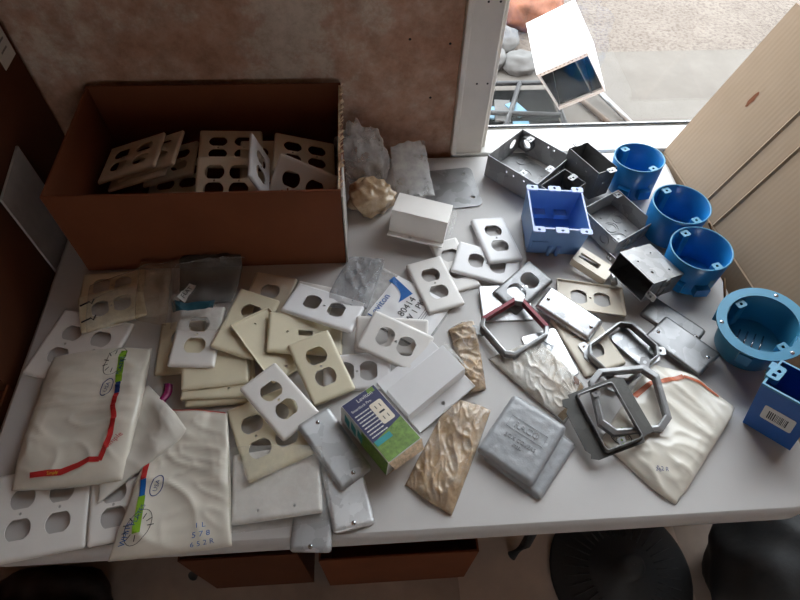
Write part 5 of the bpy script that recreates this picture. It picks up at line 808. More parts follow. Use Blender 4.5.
q = MB(); b4.ellipse(q, .16, .86, .015, .010, .5, .0016); b4.text(q, 'PLATES', .008, .16, .86, .7); q.build('ray_print', 'ink', o4)
b4.strip([(.12, .78), (.2, .9)], .006).build('green_band', 'greenink', o4)

for key, mt, th, wr, lab, nm, sd in (
    ('T1', 'palebag', .007, .006, 'pale crumpled wrapper with a brown stained edge, under the steel brackets', 'crumpled_wrapper', 11),
    ('T2', 'tanbag', .007, .010, 'narrow tan crumpled wrapper beside the large raised white cover', 'crumpled_wrapper', 12),
    ('T3', 'tanbag', .006, .008, 'tan wrapper in clear film between the small carton and grey pack', 'crumpled_wrapper', 13)):
    bg = Bag(key, th, wr, sd, 44, round_=.04); o = bg.mesh(72).build(nm, mt); tag(o, lab, 'wrapper', 'tan crumpled wrappers')
    bg2 = Bag(key, th+.003, wr*1.2, sd+.2, 30, round_=.02); bg2.mesh(40, False).build('clear_sleeve', 'film', o)
    if key == 'T1':
        bg.strip([(.02, .93), (.3, .95), (.6, .95), (.97, .95)], .010).build('brown_seam', 'lump', o)
        bg.strip([(.86, .80), (.97, .88)], .016).build('rust_stain', 'rust', o)
for key, mt, th, wr, lab, sd in (
    ('F0', 'film', .007, .006, 'clear plastic bag wrinkled over the ivory cover by the carton', 21),
    ('F3', 'filmdark', .003, .004, 'smoky dark plastic sheet beneath the blue-headed clear bag, against the carton', 26),
    ('F2', 'filmtan', .008, .008, 'brownish clear bag between the bagged ivory and the bagged white cover', 25),
    ('F1', 'film', .010, .008, 'clear plastic bag with a dark blue header and a small white tag', 22),
    ('F5', 'film', .004, .004, 'clear film sleeve around the wide blank white cover at the table front', 23),
    ('U0', 'filmgrey', .008, .007, 'greyish clear plastic bag behind the blue printed package', 24)):
    bg = Bag(key, th, wr, sd, 30, round_=.05); o = bg.mesh(44, key == 'U0').build('clear_bag', mt); tag(o, lab, 'plastic bag', 'clear plastic bags')
    if key == 'F1':
        bg.strip([(.06, .72), (.76, .71)], .016).build('blue_header', 'headerink', o)
        t = bg.strip([(.21, .64), (.35, .42)], .015, .0025).build('white_tag', 'label', o)
        q = MB(); bg.text(q, 'FLAT', .0115, .28, .53, R(60), .0034); q.build('tag_lettering', 'ink', t)
def printed_pack():
    w, l, t = dims('Ubag'); e = empty('printed_package', pose('Ubag')); tag(e, 'clear package with a blue logo holding a blank white cover', 'package')
    mb = MB(); n = 30
    def S(u, v, z=0): 
        x, y = (u-.5)*w, (v-.5)*l; k = 1-max(abs(u-.5), abs(v-.5))*2
        return (x, y, t*min(1, k*5)**.5+.002*noise.noise((x*40, y*40, 1))*min(1, k*4)+z)
    G = [[mb.p(S(i/n, j/n)) for i in range(n+1)] for j in range(n+1)]
    for j in range(n):
        for i in range(n): mb.face((G[j][i], G[j][i+1], G[j+1][i+1], G[j+1][i]), 0, True)
    mb.face([mb.p((sx*w/2, sy*l/2, 0)) for sx, sy in ((-1, 1), (1, 1), (1, -1), (-1, -1))])
    return e, mb, S, w, l, t
e, mb, S, w, l, t = printed_pack()
def uv(a, b, z): return S(a, 1-b, z)
body = mb.build('clear_pouch', 'filmhaze', e)
q = MB(); n = 24
G = [[q.p(uv(.02+.96*i/n, .26+.72*j/n, .0006)) for i in range(n+1)] for j in range(n+1)]
for j in range(n):
    for i in range(n): q.face((G[j+1][i], G[j+1][i+1], G[j][i+1], G[j][i]), 0, True)
ins = q.build('white_cover', 'pure', e)
def padd(nm, mt, loops, z, parent):
    q = MB(); q.fill(loops, lambda x, y: uv(x, y, z), 0, True); return q.build(nm, mt, parent)
arc = [(.48+.32*k/8, .50-.30*k/8) for k in range(9)]
arc = [(a+.10*math.sin(PI*k/8), b+.08*math.sin(PI*k/8)) for k, (a, b) in enumerate(arc)]
arc = [(.51+.27*k/8+.06*math.sin(PI*k/8), .47-.253*k/8+.06*math.sin(PI*k/8)) for k in range(9)]
q = MB(); q.fill([arc+[(.90, .236), (.78, .54)]], lambda x, y: uv(x, y, .0014), 0, True)
q.build('blue_print', 'blueink', e)
q = MB(); fn = lambda x, y: uv(.23+x/w+.08, .315-y/l, .0014); put_text(q, 'Leviton', .0185, fn); q.build('blue_logo', 'blueink', e)
q = MB(); fn = lambda x, y: uv(.52+x/w, .58-y/l, .0014); put_text(q, '80414', .0185, fn); put_text(q, 'W 1 PK', .0165, fn, 0, 0, -.017)
for k in range(3): q.quad([fn(-.026, -.030-.004*k), fn(.026, -.030-.004*k), fn(.026, -.0306-.004*k), fn(-.026, -.0306-.004*k)])
q.build('black_lettering', 'ink', e)
q = MB(); q.fill([circ(.35, .895, .02, 10)], lambda x, y: uv(x, y, .0016)); q.build('screw_hole', 'hole', e)

# grey shrink-wrapped pack of covers
def pack():
    e = empty('cover_pack', pose('B4a')); tag(e, 'shrink-wrapped grey pack of square box covers near the table front', 'pack of covers')
    inv = pose('B4a').inverted()
    for key, nm in (('B4a', 'lower_cover'), ('B4b', 'upper_cover')):
        w, l, t = dims(key); mb = MB(); n = 30; G = []
        for j in range(n+1):
            G.append([])
            for i in range(n+1):
                u, v = i/n-.5, j/n-.5; k = .5-max(abs(u), abs(v))
                cor = max(0, abs(u)+abs(v)-.93)*.5
                x, y = u*w*(1-cor), v*l*(1-cor)
                zz = t*min(1, k*14+.45)+.0008*noise.noise((u*9+(7 if nm[0] == 'u' else 1), v*9, 3))*min(1, k*8)+.0005*noise.noise((u*26, v*26, 1))
                G[-1].append(mb.p((x, y, zz)))
        for j in range(n):
            for i in range(n): mb.face((G[j][i], G[j][i+1], G[j+1][i+1], G[j+1][i]), 0, True)
        ring = [G[0][i] for i in range(n)]+[G[j][n] for j in range(n)]+[G[n][n-i] for i in range(n)]+[G[n-j][0] for j in range(n)]
        low = [mb.p((mb.v[i][0], mb.v[i][1], .0002)) for i in ring]
        for a in range(len(ring)):
            b = (a+1) % len(ring); mb.face((ring[b], ring[a], low[a], low[b]), 0, True)
        mb.face(low, 0)
        mw = inv @ pose(key)
        o = mb.build(nm, 'pack', e, mw)
        if nm[0] == 'u':
            q = MB(); fn = lambda x, y: (x, y, t+.0016)
            ang = R(-88)
            for k in range(2): pass
            def ro(x, y): return (x*math.cos(ang)-y*math.sin(ang), x*math.sin(ang)+y*math.cos(ang), t+.0012)
            put_text(q, 'RACO', .015, fn, ang, .012, 0); put_text(q, 'BOX COVERS', .0085, fn, ang, -.010, .0)
            put_text(q, 'STEEL', .006, fn, ang, -.02, .0)
            q.build('embossed_lettering', 'darksteel', o, solid=.0008)
            q = MB()
            q.fill([rect(.012, 0, .020, .062), rect(.012, 0, .0188, .0608)], lambda x, y: (x, y, t+.0015)); q.fill([rect(.012, -.016, .020, .0012)], lambda x, y: (x, y, t+.0015))
            q.build('embossed_frame', 'greysteel', o, solid=.0006)
pack()

# steel plaster rings and brackets
def ring_outline(w, l, clip, n=3):
    out = []
    for sx, sy in ((1, 1), (-1, 1), (-1, -1), (1, -1)):
        a = [(sx*w/2, sy*(l/2-clip)), (sx*(w/2-clip), sy*l/2)]
        out += a if sx*sy > 0 else a[::-1]
    return out
def bracket_ring(key, label, mt, clip, wall, hgt, fl, tabs=(), paint=None, round_in=.006):
    w, l, t = dims(key); e = empty('plaster_ring', pose(key)); tag(e, label, 'plaster ring')
    mb = MB(); O = ring_outline(w, l, clip); I = ring_outline(w-2*wall, l-2*wall, max(.001, clip-.4*wall))
    F = ring_outline(w+2*fl, l+2*fl, clip)
    mb.loft([[(x, y, 0) for x, y in I], [(x, y, hgt) for x, y in I], [(x, y, hgt+.001) for x, y in ring_outline(w-wall*1.3, l-wall*1.3, clip)], [(x, y, hgt) for x, y in O], [(x, y, .0016) for x, y in O], [(x, y, .0016) for x, y in F], [(x, y, 0) for x, y in F]], 0)
    mb.build('ring_frame', mt, e, bevel=.0006)
    for x, y, a in tabs:
        q = MB(); q.x = T(x, y, .0) @ Matrix.Rotation(a, 4, 'Z'); L = rrect(.026, .015, .004, 3); q.fill([L, circ(.004, 0, .003, 10)], lambda u, v: (u, v, .002)); q.loft([[(u, v, 0) for u, v in L], [(u, v, .002) for u, v in L]])
        q.build('mounting_tab', mt, e)
    if paint:
        for i in paint:
            a, b = O[i], O[(i+1) % 8]; c, d = I[i], I[(i+1) % 8]
            q = MB(); q.quad([(a[0], a[1], hgt+.0018), (b[0], b[1], hgt+.0018), (d[0], d[1], hgt+.0018), (c[0], c[1], hgt+.0018)]); q.quad([(c[0]*.985, c[1]*.985, .004), (d[0]*.985, d[1]*.985, .004), (d[0]*.985, d[1]*.985, hgt+.001), (c[0]*.985, c[1]*.985, hgt+.001)])
            q.quad([(a[0]*1.012, a[1]*1.012, .004), (b[0]*1.012, b[1]*1.012, .004), (b[0]*1.012, b[1]*1.012, hgt+.0018), (a[0]*1.012, a[1]*1.012, hgt+.0018)])
            q.build('red_paint', 'redpaint', e)
    return e
w, l, t = dims('K1')
bracket_ring('K1', 'square steel plaster ring with dark red paint on two arms', 'galv', .012, .006, .013, .002,
    tabs=((-w/2-.004, l/2-.012, R(120)), (w/2-.012, -l/2-.004, R(-70))), paint=(1, 7))
w, l, t = dims('K2')
bracket_ring('K2', 'grey steel plaster ring lying tilted around the clipped steel plate', 'galv', .014, .0035, .014, .004,
    tabs=((-w/2-.002, -l/2+.012, R(200)), (w/2, -l/2+.01, R(-40)), (-w/2+.01, l/2, R(80))))
w, l, t = dims('K3')
bracket_ring('K3', 'grey steel plaster ring with clipped corners behind the front mud ring', 'galvdull', .018, .0095, .012, .0,
    tabs=((w/2-.014, l/2+.004, R(70)),))
def mud_ring():
    w, l, t = dims('K4'); e = empty('mud_ring', pose('K4')); tag(e, 'flat grey steel mud ring with a tall rectangular opening, topmost on the printed pouch', 'mud ring')
    mb = MB(); c = .012
    O = [(w/2, l/2-c*.6), (w/2-c, l/2), (-w/2+c*1.3, l/2), (-w/2+c*1.3, l/2-.006), (-w/2+.004, l/2-.004), (-w/2, l/2-.014), (-w/2+.005, l/2-.020), (-w/2, l/2-.026), (-w/2, -l/2+.020), (-w/2+c*.4, -l/2+.012), (-w/2+.002, -l/2+.006), (-w/2+.012, -l/2), (w/2-.022, -l/2), (w/2-.018, -l/2+.008), (w/2, -l/2+.010)]
    O = O[::1]; iw, il = w*.60, l*.92
    H = rrect(iw, il, .006, 3, .002, 0)
    mb.fill([O, H], lambda x, y: (x, y, .0018)); mb.fill([O, H], lambda x, y: (x, y, .0002), 0, True)
    mb.loft([[(x, y, .0002) for x, y in O], [(x, y, .0018) for x, y in O]])
    mb.build('flange', 'ringgrey', e)
    q = MB(); H2 = rrect(iw-.003, il-.003, .006, 3, .002, 0); H3 = rrect(iw-.007, il-.007, .005, 3, .002, 0)
    q.loft([[(x, y, .0002) for x, y in H], [(x, y, .0018) for x, y in H], [(x, y, .010) for x, y in H2], [(x, y, .0105) for x, y in H3], [(x, y, .0005) for x, y in H3]], 0)
    q.build('collar', 'greysteel', e, bevel=.0008)
    for s in (-1, 1):
        q = MB(); L = rrect(.012, .009, .002, 2, .002, s*(il/2-.010)); q.fill([L, circ(.002, s*(il/2-.010), .0018, 8)], lambda x, y: (x, y, .0045)); q.build('device_tab', 'galvdull', e, solid=.001)
mud_ring()

# magenta sliver between the pouches
def sliver():
    mb = MB(); P = []
    for k in range(9): P.append((k/8*.05, .002*math.sin(k*.9), .006+.003*math.sin(k*.7)))
    mb.loft([[(x, y-.007, z-.001), (x, y-.002, z+.003), (x, y+.003, z+.002), (x, y+.007, z-.002)] for x, y, z in P], 0, True, closed=False)
    o = mb.build('candy_wrapper', 'magenta', solid=.0006); o.matrix_world = T(-.337, .392, TZ+.004) @ Matrix.Rotation(R(80), 4, 'Z')
    tag(o, 'shiny magenta film strip between two pouches beside the blank ivory stack', 'wrapper')
sliver()

# crumpled clear bags and the tan lump by the wall
def blob(name, mt, loc, sx, sy, sz, seed, amp, freq, label, cat, group=None, flat=.0, lean=None, n=44):
    mb = MB(); G = []
    for j in range(n+1):
        th = PI*j/n; row = []
        for i in range(n):
            ph = 2*PI*i/n; d = Vector((math.sin(th)*math.cos(ph), math.sin(th)*math.sin(ph), math.cos(th)))
            q = d*freq+Vector((seed, seed*2.1, 0)); k = 1+amp*((1-abs(noise.noise(q))*2.2)*.6+noise.noise(q*2.2)*.5)
            p = Vector((d.x*sx*k, d.y*sy*k, d.z*sz*k)); p.z = max(p.z, -sz*.72)
            if lean: p.x += lean[0]*(p.z+sz); p.y += lean[1]*(p.z+sz)
            row.append(mb.p(p))
        G.append(row)
    for j in range(n):
        for i in range(n):
            k = (i+1) % n; mb.face((G[j][i], G[j+1][i], G[j+1][k], G[j][k]), 0, True)
    o = mb.build(name, mt); o.matrix_world = T(loc[0], loc[1], loc[2]+sz*.725); tag(o, label, cat, group); return o
o = blob('wrapper_lump', 'lump', (.008, .826, TZ+.002), .042, .036, .034, 4, .30, 1.6, 'tan waxy wrapper crumpled into a lump beside the carton', 'wrapper')
blob('clear_bag', 'filmhaze', (.003, .905, TZ+.002), .046, .040, .062, 9, .34, 1.7, 'crumpled clear bag standing against the wall beside the torn carton end', 'plastic bag', lean=(-.15, .25))
def tall_bag():
    mb = MB(); n = 30
    def P(u, v, f):
        x = (u-.5)*.082*(1-.12*v)+.010*v; y = .100*v+.0; z = .004+.058*v**1.3+f*(.010*math.sin(PI*u)**.7*(1-v*.5))
        k = noise.noise((u*5+3, v*6, f))*.006; return (x+k*.4, y+k, z+k*.6+.004)
    for f in (0, 1):
        G = [[mb.p(P(i/n, j/n, f)) for i in range(n+1)] for j in range(n+1)]
        for j in range(n):
            for i in range(n): mb.face((G[j][i], G[j][i+1], G[j+1][i+1], G[j+1][i]), 0, True)
    o = mb.build('clear_bag', 'filmhaze'); o.matrix_world = T(.098, .832, TZ+.003) @ Matrix.Rotation(R(12), 4, 'Z')
    tag(o, 'hazy clear bag holding grey parts, leaning on the wall by the flat steel cover', 'plastic bag')
    q = MB(); q.box(-.026, .026, .012, .060, .005, .012); q.build('grey_contents', 'galvdull', o)
tall_bag()

# ------------------------------------------------------------------ folding table
TX0, TX1, TY0, TY1 = -.580, .660, .190, .972
def table():
    e = empty('folding_table', T((TX0+TX1)/2, (TY0+TY1)/2, 0)); tag(e, 'off-white plastic folding table carrying all the electrical parts', 'table')
    W, L = TX1-TX0, TY1-TY0; mb = MB()
    def rr(d, z): return [(x, y, z) for x, y in rrect(W-2*d, L-2*d, .055-d*.5, 8)]
    mb.loft([rr(.02, TZ-.040), rr(.003, TZ-.042), rr(0, TZ-.038), rr(0, TZ-.010), rr(.0025, TZ-.003), rr(.008, TZ)], 0, True, True, False)
    mb.fill([[q[:2] for q in rr(.008, TZ)]], lambda x, y: (x, y, TZ)); mb.build('tabletop', 'table', e)
    for sx in (-1, 1):
        x = sx*(W/2-.14)
        if sx > 0: x = .322
        for sy in (-1, 1):
            q = MB(); yy = sy*(L/2-.13)
            q.tube([(x, yy, TZ-.042), (x, yy, .20), (x-.004*sy, yy+sy*.01, .05), (x-.03, yy+sy*.03, .012)], .0125, 12); q.build('leg', 'blackrub', e)
        q = MB(); q.tube([(x, -(L/2-.13), .16), (x, L/2-.13, .16)], .010, 10); q.build('cross_bar', 'blackrub', e)
table()

# ------------------------------------------------------------------ room shell
WY = .992                                     # inner face of the window wall
WX0, WX1, WZ0, WZ1 = .252, 1.75, .742, 2.30   # window opening
DX0, DX1, DZ0, DZ1 = -.15, .80, 1.05, 2.05       # fill-light window, added to the unseen wall behind the camera
def slab(name, x0, x1, y0, y1, z0, z1, mt):
    mb = MB(); mb.box(x0, x1, y0, y1, z0, z1); return structure(mb.build(name, mt))
def wall_back():
    mb = MB(); O = [(-1.6, 0), (2.6, 0), (2.6, 2.5), (-1.6, 2.5)]; H = [(WX0, .70), (WX1, .70), (WX1, WZ1), (WX0, WZ1)]
    mb.fill([O, H], lambda x, z: (x, WY, z)); mb.fill([O, H], lambda x, z: (x, WY+.075, z), 0, True)
    mb.loft([[(x, WY, z) for x, z in H], [(x, WY+.075, z) for x, z in H]])
    mb.loft([[(x, WY, z) for x, z in O], [(x, WY+.075, z) for x, z in O]])
    structure(mb.build('wall_back', 'plaster'))
wall_back()
slab('wall_left', -1.74, -1.6, -3.2, WY+.075, 0, 2.5, 'dimwall')
slab('wall_right', 2.6, 2.74, -3.2, WY+.075, 0, 2.5, 'dimwall')
def wall_front():
    mb = MB(); O = [(-1.74, 0), (2.74, 0), (2.74, 2.5), (-1.74, 2.5)]; H = [(DX0, DZ0), (DX1, DZ0), (DX1, DZ1), (DX0, DZ1)]
    mb.fill([O, H], lambda x, z: (x, -3.2, z), 0, True); mb.fill([O, H], lambda x, z: (x, -3.34, z))
    mb.loft([[(x, -3.2, z) for x, z in H], [(x, -3.34, z) for x, z in H]]); mb.loft([[(x, -3.2, z) for x, z in O], [(x, -3.34, z) for x, z in O]])
    structure(mb.build('wall_front', 'dimwall'))
    e = empty('added_fill_window', T(DX0, -3.27, DZ0)); e['kind'] = 'structure'; w, h = DX1-DX0, DZ1-DZ0  # unseen window, added so daylight fills the wall and carton fronts
    mb = MB(); mb.box(0, .04, -.02, .02, 0, h); mb.box(w-.04, w, -.02, .02, 0, h); mb.box(.04, w-.04, -.02, .02, 0, .05); mb.box(.04, w-.04, -.02, .02, h-.04, h); mb.box(w/2-.02, w/2+.02, -.02, .02, .05, h-.04)
    mb.build('sash', 'vinyl', e)
    mb = MB(); mb.box(.04, w/2-.02, -.003, .003, .05, h-.04); mb.build('pane', 'glass', e)
    mb = MB(); mb.box(w/2+.02, w-.04, -.003, .003, .05, h-.04); mb.build('pane', 'glass', e)
wall_front()
slab('floor', -1.74, 2.74, -3.34, WY+.075, -.10, 0, 'floor')
slab('ceiling', -1.74, 2.74, -3.34, WY+.075, 2.5, 2.6, 'dimwall')
def window():
    e = empty('window_1', T(WX0, WY, WZ0)); e['kind'] = 'structure'
    inv = e.matrix_world.inverted()
    def pt(nm, boxes, mt, bev=.003):
        mb = MB()
        for b in boxes: mb.box(*b)
        return mb.build(nm, mt, e, T(-WX0, -WY, -WZ0), bevel=bev)
    y0 = WY-.016
    pt('casing', [(.190, WX0+.002, y0, WY-.0005, .742, 2.23), (.186, .197, y0-.006, WY-.0005, .742, 2.23)], 'trim')
    pt('head_casing', [(.190, WX1+.06, y0, WY-.0005, WZ1, WZ1+.075)], 'trim')
    pt('far_casing', [(WX1-.002, WX1+.06, y0, WY-.0005, .742, 2.23)], 'trim')
    pt('stool', [(.19, WX1+.06, WY-.018, WY+.0625, .701, .7425)], 'vinyl')
    pt('jamb', [(WX0, WX0+.012, WY, WY+.0745, .7425, WZ1)], 'trim')
    pt('sash', [(WX0+.012, WX1, WY+.063, WY+.0745, .701, .7445), (WX0+.012, WX0+.028, WY+.063, WY+.0745, .7445, WZ1), (WX1-.05, WX1, WY+.063, WY+.0745, .7445, WZ1-.05), (WX0+.012, WX1, WY+.063, WY+.0745, WZ1-.05, WZ1)], 'vinyl')
    pt('gasket', [(WX0+.028, WX1-.05, WY+.0635, WY+.0665, .7446, .7475)], 'black', 0)
    mb = MB(); mb.box(WX0+.028, WX1-.05, WY+.067, WY+.071, .7446, WZ1-.05); mb.build('pane', 'glass', e, T(-WX0, -WY, -WZ0))
    for z in (.86, 1.02):
        for x in (.222, .243):
            q = MB(); q.lathe([(.0022, 0), (.0001, .001)], 10); q.build('nail_hole', 'hole', e, T(-WX0, -WY, -WZ0) @ T(x, y0-.0008, z+.055) @ Matrix.Rotation(R(90), 4, 'X'))
window()
def wall_marks():
    for i, (x, z) in enumerate(((.09, 1.00), (.135, .875), (.165, .99), (-.25, 1.17))):
        q = MB(); q.lathe([(.0026, 0), (.0001, .0012)], 10); o = structure(q.build('trim_%d' % (i+1), 'hole')); o.matrix_world = T(x, WY-.0012, z) @ Matrix.Rotation(R(90), 4, 'X')
wall_marks()

# ------------------------------------------------------------------ cartons beside and below the table
def box_carton(name, label, x0, x1, y0, y1, z0, z1, mt='kraft', rot=0, open_top=False, flaps=()):
    cx, cy = (x0+x1)/2, (y0+y1)/2; e = empty(name, T(cx, cy, z0) @ Matrix.Rotation(rot, 4, 'Z')); tag(e, label, 'carton')
    w, l, h = x1-x0, y1-y0, z1-z0; t = .004
    for nm, b in (('front_panel', (-w/2, w/2, -l/2, -l/2+t, 0, h)), ('back_panel', (-w/2, w/2, l/2-t, l/2, 0, h)), ('side_panel', (-w/2, -w/2+t, -l/2+t, l/2-t, 0, h)), ('side_panel', (w/2-t, w/2, -l/2+t, l/2-t, 0, h)), ('bottom_panel', (-w/2+t, w/2-t, -l/2+t, l/2-t, 0, t))):
        mb = MB(); mb.box(*b); mb.build(nm, mt, e)
    if not open_top:
        mb = MB(); mb.box(-w/2+t, w/2-t, -l/2+t, l/2-t, h-t, h); mb.build('top_panel', mt, e)
    return e
e = box_carton('tall_carton', 'tall dark brown carton beside the table end with a small white label', -1.12, -.607, .47, .984, 0, 1.32, 'kraftdark')
q = MB(); q.fill([rrect(.052, .066, .002, 2)], lambda a, b: (.2575, a, b)); lb = q.build('paper_label', 'label', e, T(0, .223, 1.028), solid=.0004)
q = MB()
for k in range(3): q.fill([rect(0, .018-.014*k, .04-.008*k, .0035)], lambda a, b: (.2579, a, b))
q.build('label_print', 'galvdull', lb)
e = box_carton('low_carton', 'low brown carton standing on the floor at the dim table end', -1.12, -.607, .345, .468, 0, .70, 'kraft')
q = MB(); q.quad([(.2565, .06, .70), (.2565, -.06, .70), (.2625, -.06, .725), (.2625, .06, .725)]); q.build('flap_stub', 'kraft', e, solid=.003)
def grey_sheet():
    mb = MB(); mb.quad([(-.600, .845, .0), (-.597, .715, .0), (-.597, .714, .898), (-.600, .831, .912)][::-1])
    o = mb.build('cardboard_sheet', 'greyflap', solid=.004); tag(o, 'grey cardboard sheet wedged between the tall carton and the table end', 'cardboard sheet')
def right_carton():
    e = box_carton('large_carton', 'large tan cardboard carton by the window with its creased panel leaning out', .6625, .8225, .45, .972, 0, .735, 'tan', 0, True)
    pv = Vector((.6625, .972, 0)); e.matrix_world = Matrix.Translation(pv) @ Matrix.Rotation(R(7), 4, 'Z') @ Matrix.Translation(-pv) @ e.matrix_world
    x0 = .6655-(.6625+.8225)/2; cy = (.45+.972)/2
    # leaning panel: hinge line at z=.70, rising away from the table
    sl = Vector((.118, 0, .318)).normalized(); ln = Vector((0, 1, 0))
    mb = MB(); nx = sl.cross(ln).normalized(); t = .004
    crease = [(.150, .0035), (.198, .0035)]      # creases run up the sheet
    ys = [.985, .838, .832, .772, .766, .45, .44, .06]; dz = [0, 0, -.0035, .001, -.0035, 0, 0, 0]
    ys = [.972, .802, .798, .794, .748, .744, .740, .45]; dz = [0, 0, -.004, 0, 0, -.004, 0, 0]
    L = .345
    for k, off in ((0, 0), (1, -t)):
        R_ = []
        for y, d in zip(ys, dz):
            col = []
            for j in range(9):
                s_ = L*j/8; p = Vector((x0, y-cy, .736))+sl*s_-nx*(d+off) if False else Vector((x0, y-cy, .736))+sl*s_+nx*(-d+off)
                col.append(tuple(p))
            R_.append(col)
        mb.loft(R_ if k else R_[::-1], 0, False, closed=False)
    # rim
    def P(y, s_, off): return tuple(Vector((x0, y-cy, .736))+sl*s_+nx*off)
    for a, b in (((ys[0], 0), (ys[0], L)), ((ys[0], L), (ys[-1], L))):
        mb.quad([P(*a, 0), P(*b, 0), P(*b, -t), P(*a, -t)], 0)
    pn = mb.build('leaning_panel', 'tan', e)
    q = MB(); pts = []
    n = 14; c = (.893, .195)
    O = [(c[0]+.0045*math.cos(2*PI*i/n)*(1+.3*math.sin(i*3)), c[1]+.017*math.sin(2*PI*i/n)) for i in range(n)]
    q.face([q.p(tuple(Vector((x0, y-cy, .736))+sl*s_-nx*0+nx*.0006*(1 if nx.x < 0 else -1))) for y, s_ in O]); q.build('torn_hole', 'kraftin', pn)
    return nx
grey_sheet()
NXV = right_carton()
b = box_carton('open_carton', 'brown open carton under the middle of the table front', -.13, .205, .25, .62, 0, .30, 'kraft', 0, True)
b = box_carton('open_carton', 'dark brown carton under the table next to the black bag', -.41, -.17, .26, .62, 0, .33, 'kraftdark', 0, True)
def under():
    o = blob('black_bag', 'black', (-.77, .22, 0), .13, .10, .11, 21, .18, 1.5, 'black bag with a small blue and white badge under the table', 'bag')
    q = MB(); q.lathe([(.022, 0), (.018, .004), (.001, .006)], 16); q.build('blue_badge', 'foliage', o, T(.0, -.03, .098) @ Matrix.Rotation(R(12), 4, 'X'))
    e = empty('fan_base', T(.60, .235, .004)); tag(e, 'round black ribbed stand base on the floor under the table', 'stand base')
    q = MB(); q.lathe([(.175, .0), (.178, .010), (.170, .016), (.150, .017), (.148, .020), (.120, .021), (.118, .025), (.080, .027), (.078, .031), (.03, .034), (.03, .10), (.018, .11), (.001, .11)], 56); q.build('base_plate', 'blackrub', e)
    for k in range(36):
        q = MB(); a = 2*PI*k/36
        q.tube([(.085*math.cos(a), .085*math.sin(a), .028), (.145*math.cos(a), .145*math.sin(a), .021)], .0022, 6); q.build('rib', 'blackrub', e)
    mb = MB(); mb.box(.19, .775, .06, .44, .0005, .0035); o = mb.build('floor_board', 'board'); tag(o, 'pale flat board on the floor beneath the round black base', 'board')
    o = blob('black_duffel', 'blackrub', (.985, .20, 0), .20, .16, .18, 31, .16, 1.3, 'black soft bag on the floor under the table corner', 'bag')
    q = MB(); q.tube([(-.10, -.10, .10), (-.02, -.15, .16), (.08, -.13, .15)], .012, 8); q.build('strap', 'blackrub', o)
under()

# ------------------------------------------------------------------ outside
slab('ground_concrete', -3, 8, WY+.075, 2.53, -.12, 0, 'concrete')
slab('ground_street', -8, 8, -20, -3.34, -.12, 0, 'concrete')
slab('ground_gravel', -6, 14, 2.53, 22, -.14, -.02, 'gravel')
def cabinet():
    w, l, h = dims('cabinet'); e = empty('metal_cabinet', pose('cabinet')); tag(e, 'white enamelled metal cabinet lying tipped outside the window, open end facing in', 'cabinet')
    t = .004
    for nm, b, mt in (('top_panel', (-w/2, w/2, -l/2, l/2, h-t, h), 'whitecab'), ('bottom_panel', (-w/2, w/2, -l/2, l/2, 0, t), 'whitecab'), ('side_panel', (-w/2, -w/2+t, -l/2, l/2, t, h-t), 'whitecab'), ('side_panel', (w/2-t, w/2, -l/2, l/2, t, h-t), 'whitecab'), ('back_panel', (-w/2+t, w/2-t, l/2-t, l/2, t, h-t), 'whitecab'), ('painted_shade_panel', (-w/2+.006, w/2-.006, l/2-.012, l/2-.006, t+.004, h-t-.004), 'nearblack'), ('painted_shade_panel', (-w/2+t+.001, -w/2+t+.004, -l/2+.02, l/2-.01, t+.004, h-t-.004), 'nearblack'), ('painted_shade_panel', (w/2-t-.004, w/2-t-.001, -l/2+.02, l/2-.01, t+.004, h-t-.004), 'nearblack'), ('painted_shade_panel', (-w/2+.01, w/2-.01, -l/2+.02, l/2-.01, t+.001, t+.004), 'nearblack'), ('painted_shade_panel', (-w/2+.01, w/2-.01, -l/2+.02, l/2-.01, h-t-.004, h-t-.001), 'nearblack')):
        mb = MB(); mb.box(*b); mb.build(nm, mt, e)  # the near-black inner sheets put the cabinet's interior shade into colour
    for z in (.012, h-.012):
        mb = MB(); L = rect(0, z, w, .022); H = [circ(-w/2+.012+i*(w-.024)/11, z, .0035, 8) for i in range(12)]
        mb.fill([L]+H, lambda a, b: (a, -l/2-.001, b)); mb.build('perforated_lip', 'whitecab', e, solid=.002)
    mb = MB(); mb.box(w*.22, w*.22+.004, -l/2+.01, l/2-.01, .01, h-.01); mb.build('divider', 'galvdull', e)
cabinet()
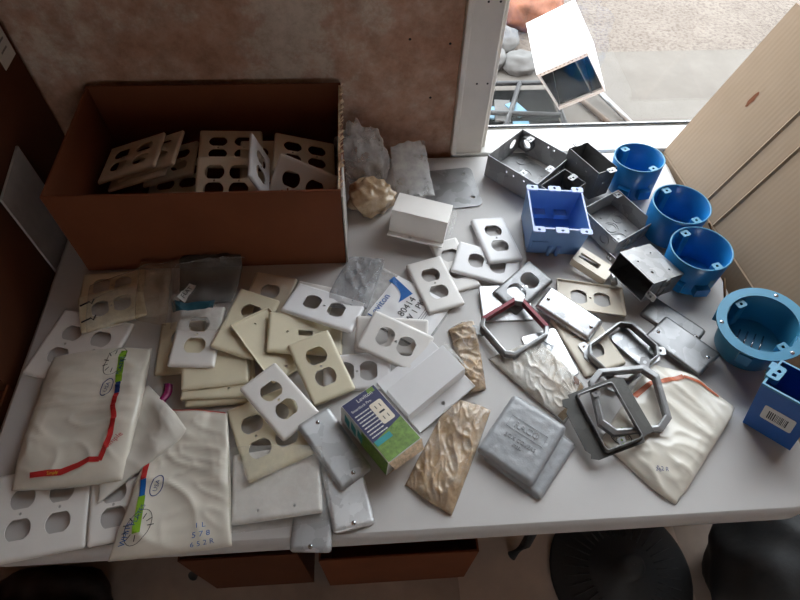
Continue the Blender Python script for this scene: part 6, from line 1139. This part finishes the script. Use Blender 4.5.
def junk():
    # low dark rack below the cabinet
    e = empty('wire_rack', T(.60, 1.98, 0)); tag(e, 'black metal rack outside the window, propping up the white cabinet', 'rack')
    def bar(nm, a, b, r=.012):
        q = MB(); q.tube([a, b], r, 8); q.build(nm, 'black', e)
    for x in (-.20, .24):
        for y in (-.12, .25): bar('post', (x, y, 0), (x, y, .046), .014)
    for a, b_ in (((-.20, -.12), (.24, -.12)), ((-.20, .25), (.24, .25)), ((-.20, -.12), (-.20, .25)), ((.24, -.12), (.24, .25)), ((-.20, .06), (.24, .02)), ((-.04, -.12), (.10, .25))):
        bar('rail', (*a, .046), (*b_, .046), .011)
    mb = MB(); mb.box(-.20, .24, -.12, .25, .004, .010); mb.build('shelf', 'nearblack', e)
    r = random.Random(8)
    for k in range(8):
        mb = MB(); a, b2 = r.uniform(.05, .09), r.uniform(.08, .15); mb.box(-a/2, a/2, -b2/2, b2/2, 0, .006)
        o = mb.build('paper_packet', 'foliage' if k % 2 else 'stone' if k % 4 else 'label'); o.matrix_world = T(.475+.062*(k % 4), 1.925+.14*(k//4), .0105+.0062*(k % 4)) @ Matrix.Rotation(r.uniform(-.5, .5), 4, 'Z')
        tag(o, 'thin blue or white packet lying in the black rack outside', 'packet', 'packets in the rack outside')
    blob('rusty_lump', 'rust', (.86, 2.86, -.02), .17, .14, .12, 3, .2, 1.4, 'rusty orange metal lump outside, behind the white cabinet', 'scrap')
    for i, (x, y, s, lab) in enumerate(((.66, 2.62, .10, 'grey rock outside nearest the rusty lump'), (.58, 2.44, .09, 'pale rock outside in the middle beside the window casing'), (.74, 2.40, .08, 'small grey rock outside touching the white cabinet'))):
        blob('rock', 'stone', (x, y, 0 if y < 2.5 else -.02), s, s*.8, s*.6, 40+i*3, .25, 1.2, lab, 'rock', n=26)
    for i, x in enumerate((1.06, 1.15)):
        q = MB(); q.tube([(x, 1.96, .012), (x-.13, 2.22, .012+.03*i)], .012, 7); o = q.build('iron_bar', 'galvdull' if i else 'woodd')
        tag(o, ('weathered wooden bar on the concrete below the white cabinet', 'grey metal bar on the concrete, farther along than the wooden one')[i], 'bar')
    q = MB(); q.box(-.030, .030, -.022, .022, 0, .004); o = q.build('orange_tag', 'label'); o.matrix_world = T(.92, 1.99, .1745) @ Matrix.Rotation(.2, 4, 'Z'); tag(o, 'small white and orange tag on the black rack outside', 'tag')
    c = MB(); c.fill([rect(0, 0, .022, .014)], lambda a, b: (a, b, .0046)); c.build('orange_print', 'orangeink', o)
    o.matrix_world = T(.80, 1.865, .058) @ Matrix.Rotation(.2, 4, 'Z')
junk()

# ------------------------------------------------------------------ camera, daylight
cam = bpy.data.cameras.new('camera'); co = bpy.data.objects.new('camera', cam); COL.objects.link(co); SC.camera = co
cam.sensor_fit = 'HORIZONTAL'; cam.sensor_width = 36; cam.lens = 577/800*36; cam.clip_start = .02; cam.clip_end = 200
m = Matrix(CAM_R).transposed().to_4x4(); m.translation = Vector(CAM_O); co.matrix_world = m
wd = bpy.data.worlds.new('overcast_sky'); SC.world = wd; wd.use_nodes = True
nt = wd.node_tree; bg = nt.nodes['Background']
tc = nt.nodes.new('ShaderNodeTexCoord'); sp = nt.nodes.new('ShaderNodeSeparateXYZ'); nt.links.new(tc.outputs['Generated'], sp.inputs[0])
rp = ramp(nt, sp.outputs['Z'], [(0, (.62, .60, .58)), (.12, (.92, .93, .95)), (1, (.90, .94, 1.0))])
nt.links.new(rp.outputs[0], bg.inputs['Color']); bg.inputs['Strength'].default_value = SKY
SC.view_settings.view_transform = 'Standard'; SC.view_settings.look = 'None'; SC.view_settings.gamma = 1; SC.view_settings.use_curve_mapping = False
SC.view_settings.exposure = EXPO
SC.cycles.use_denoising = True; SC.cycles.max_bounces = 10; SC.cycles.transparent_max_bounces = 16; SC.cycles.diffuse_bounces = 6
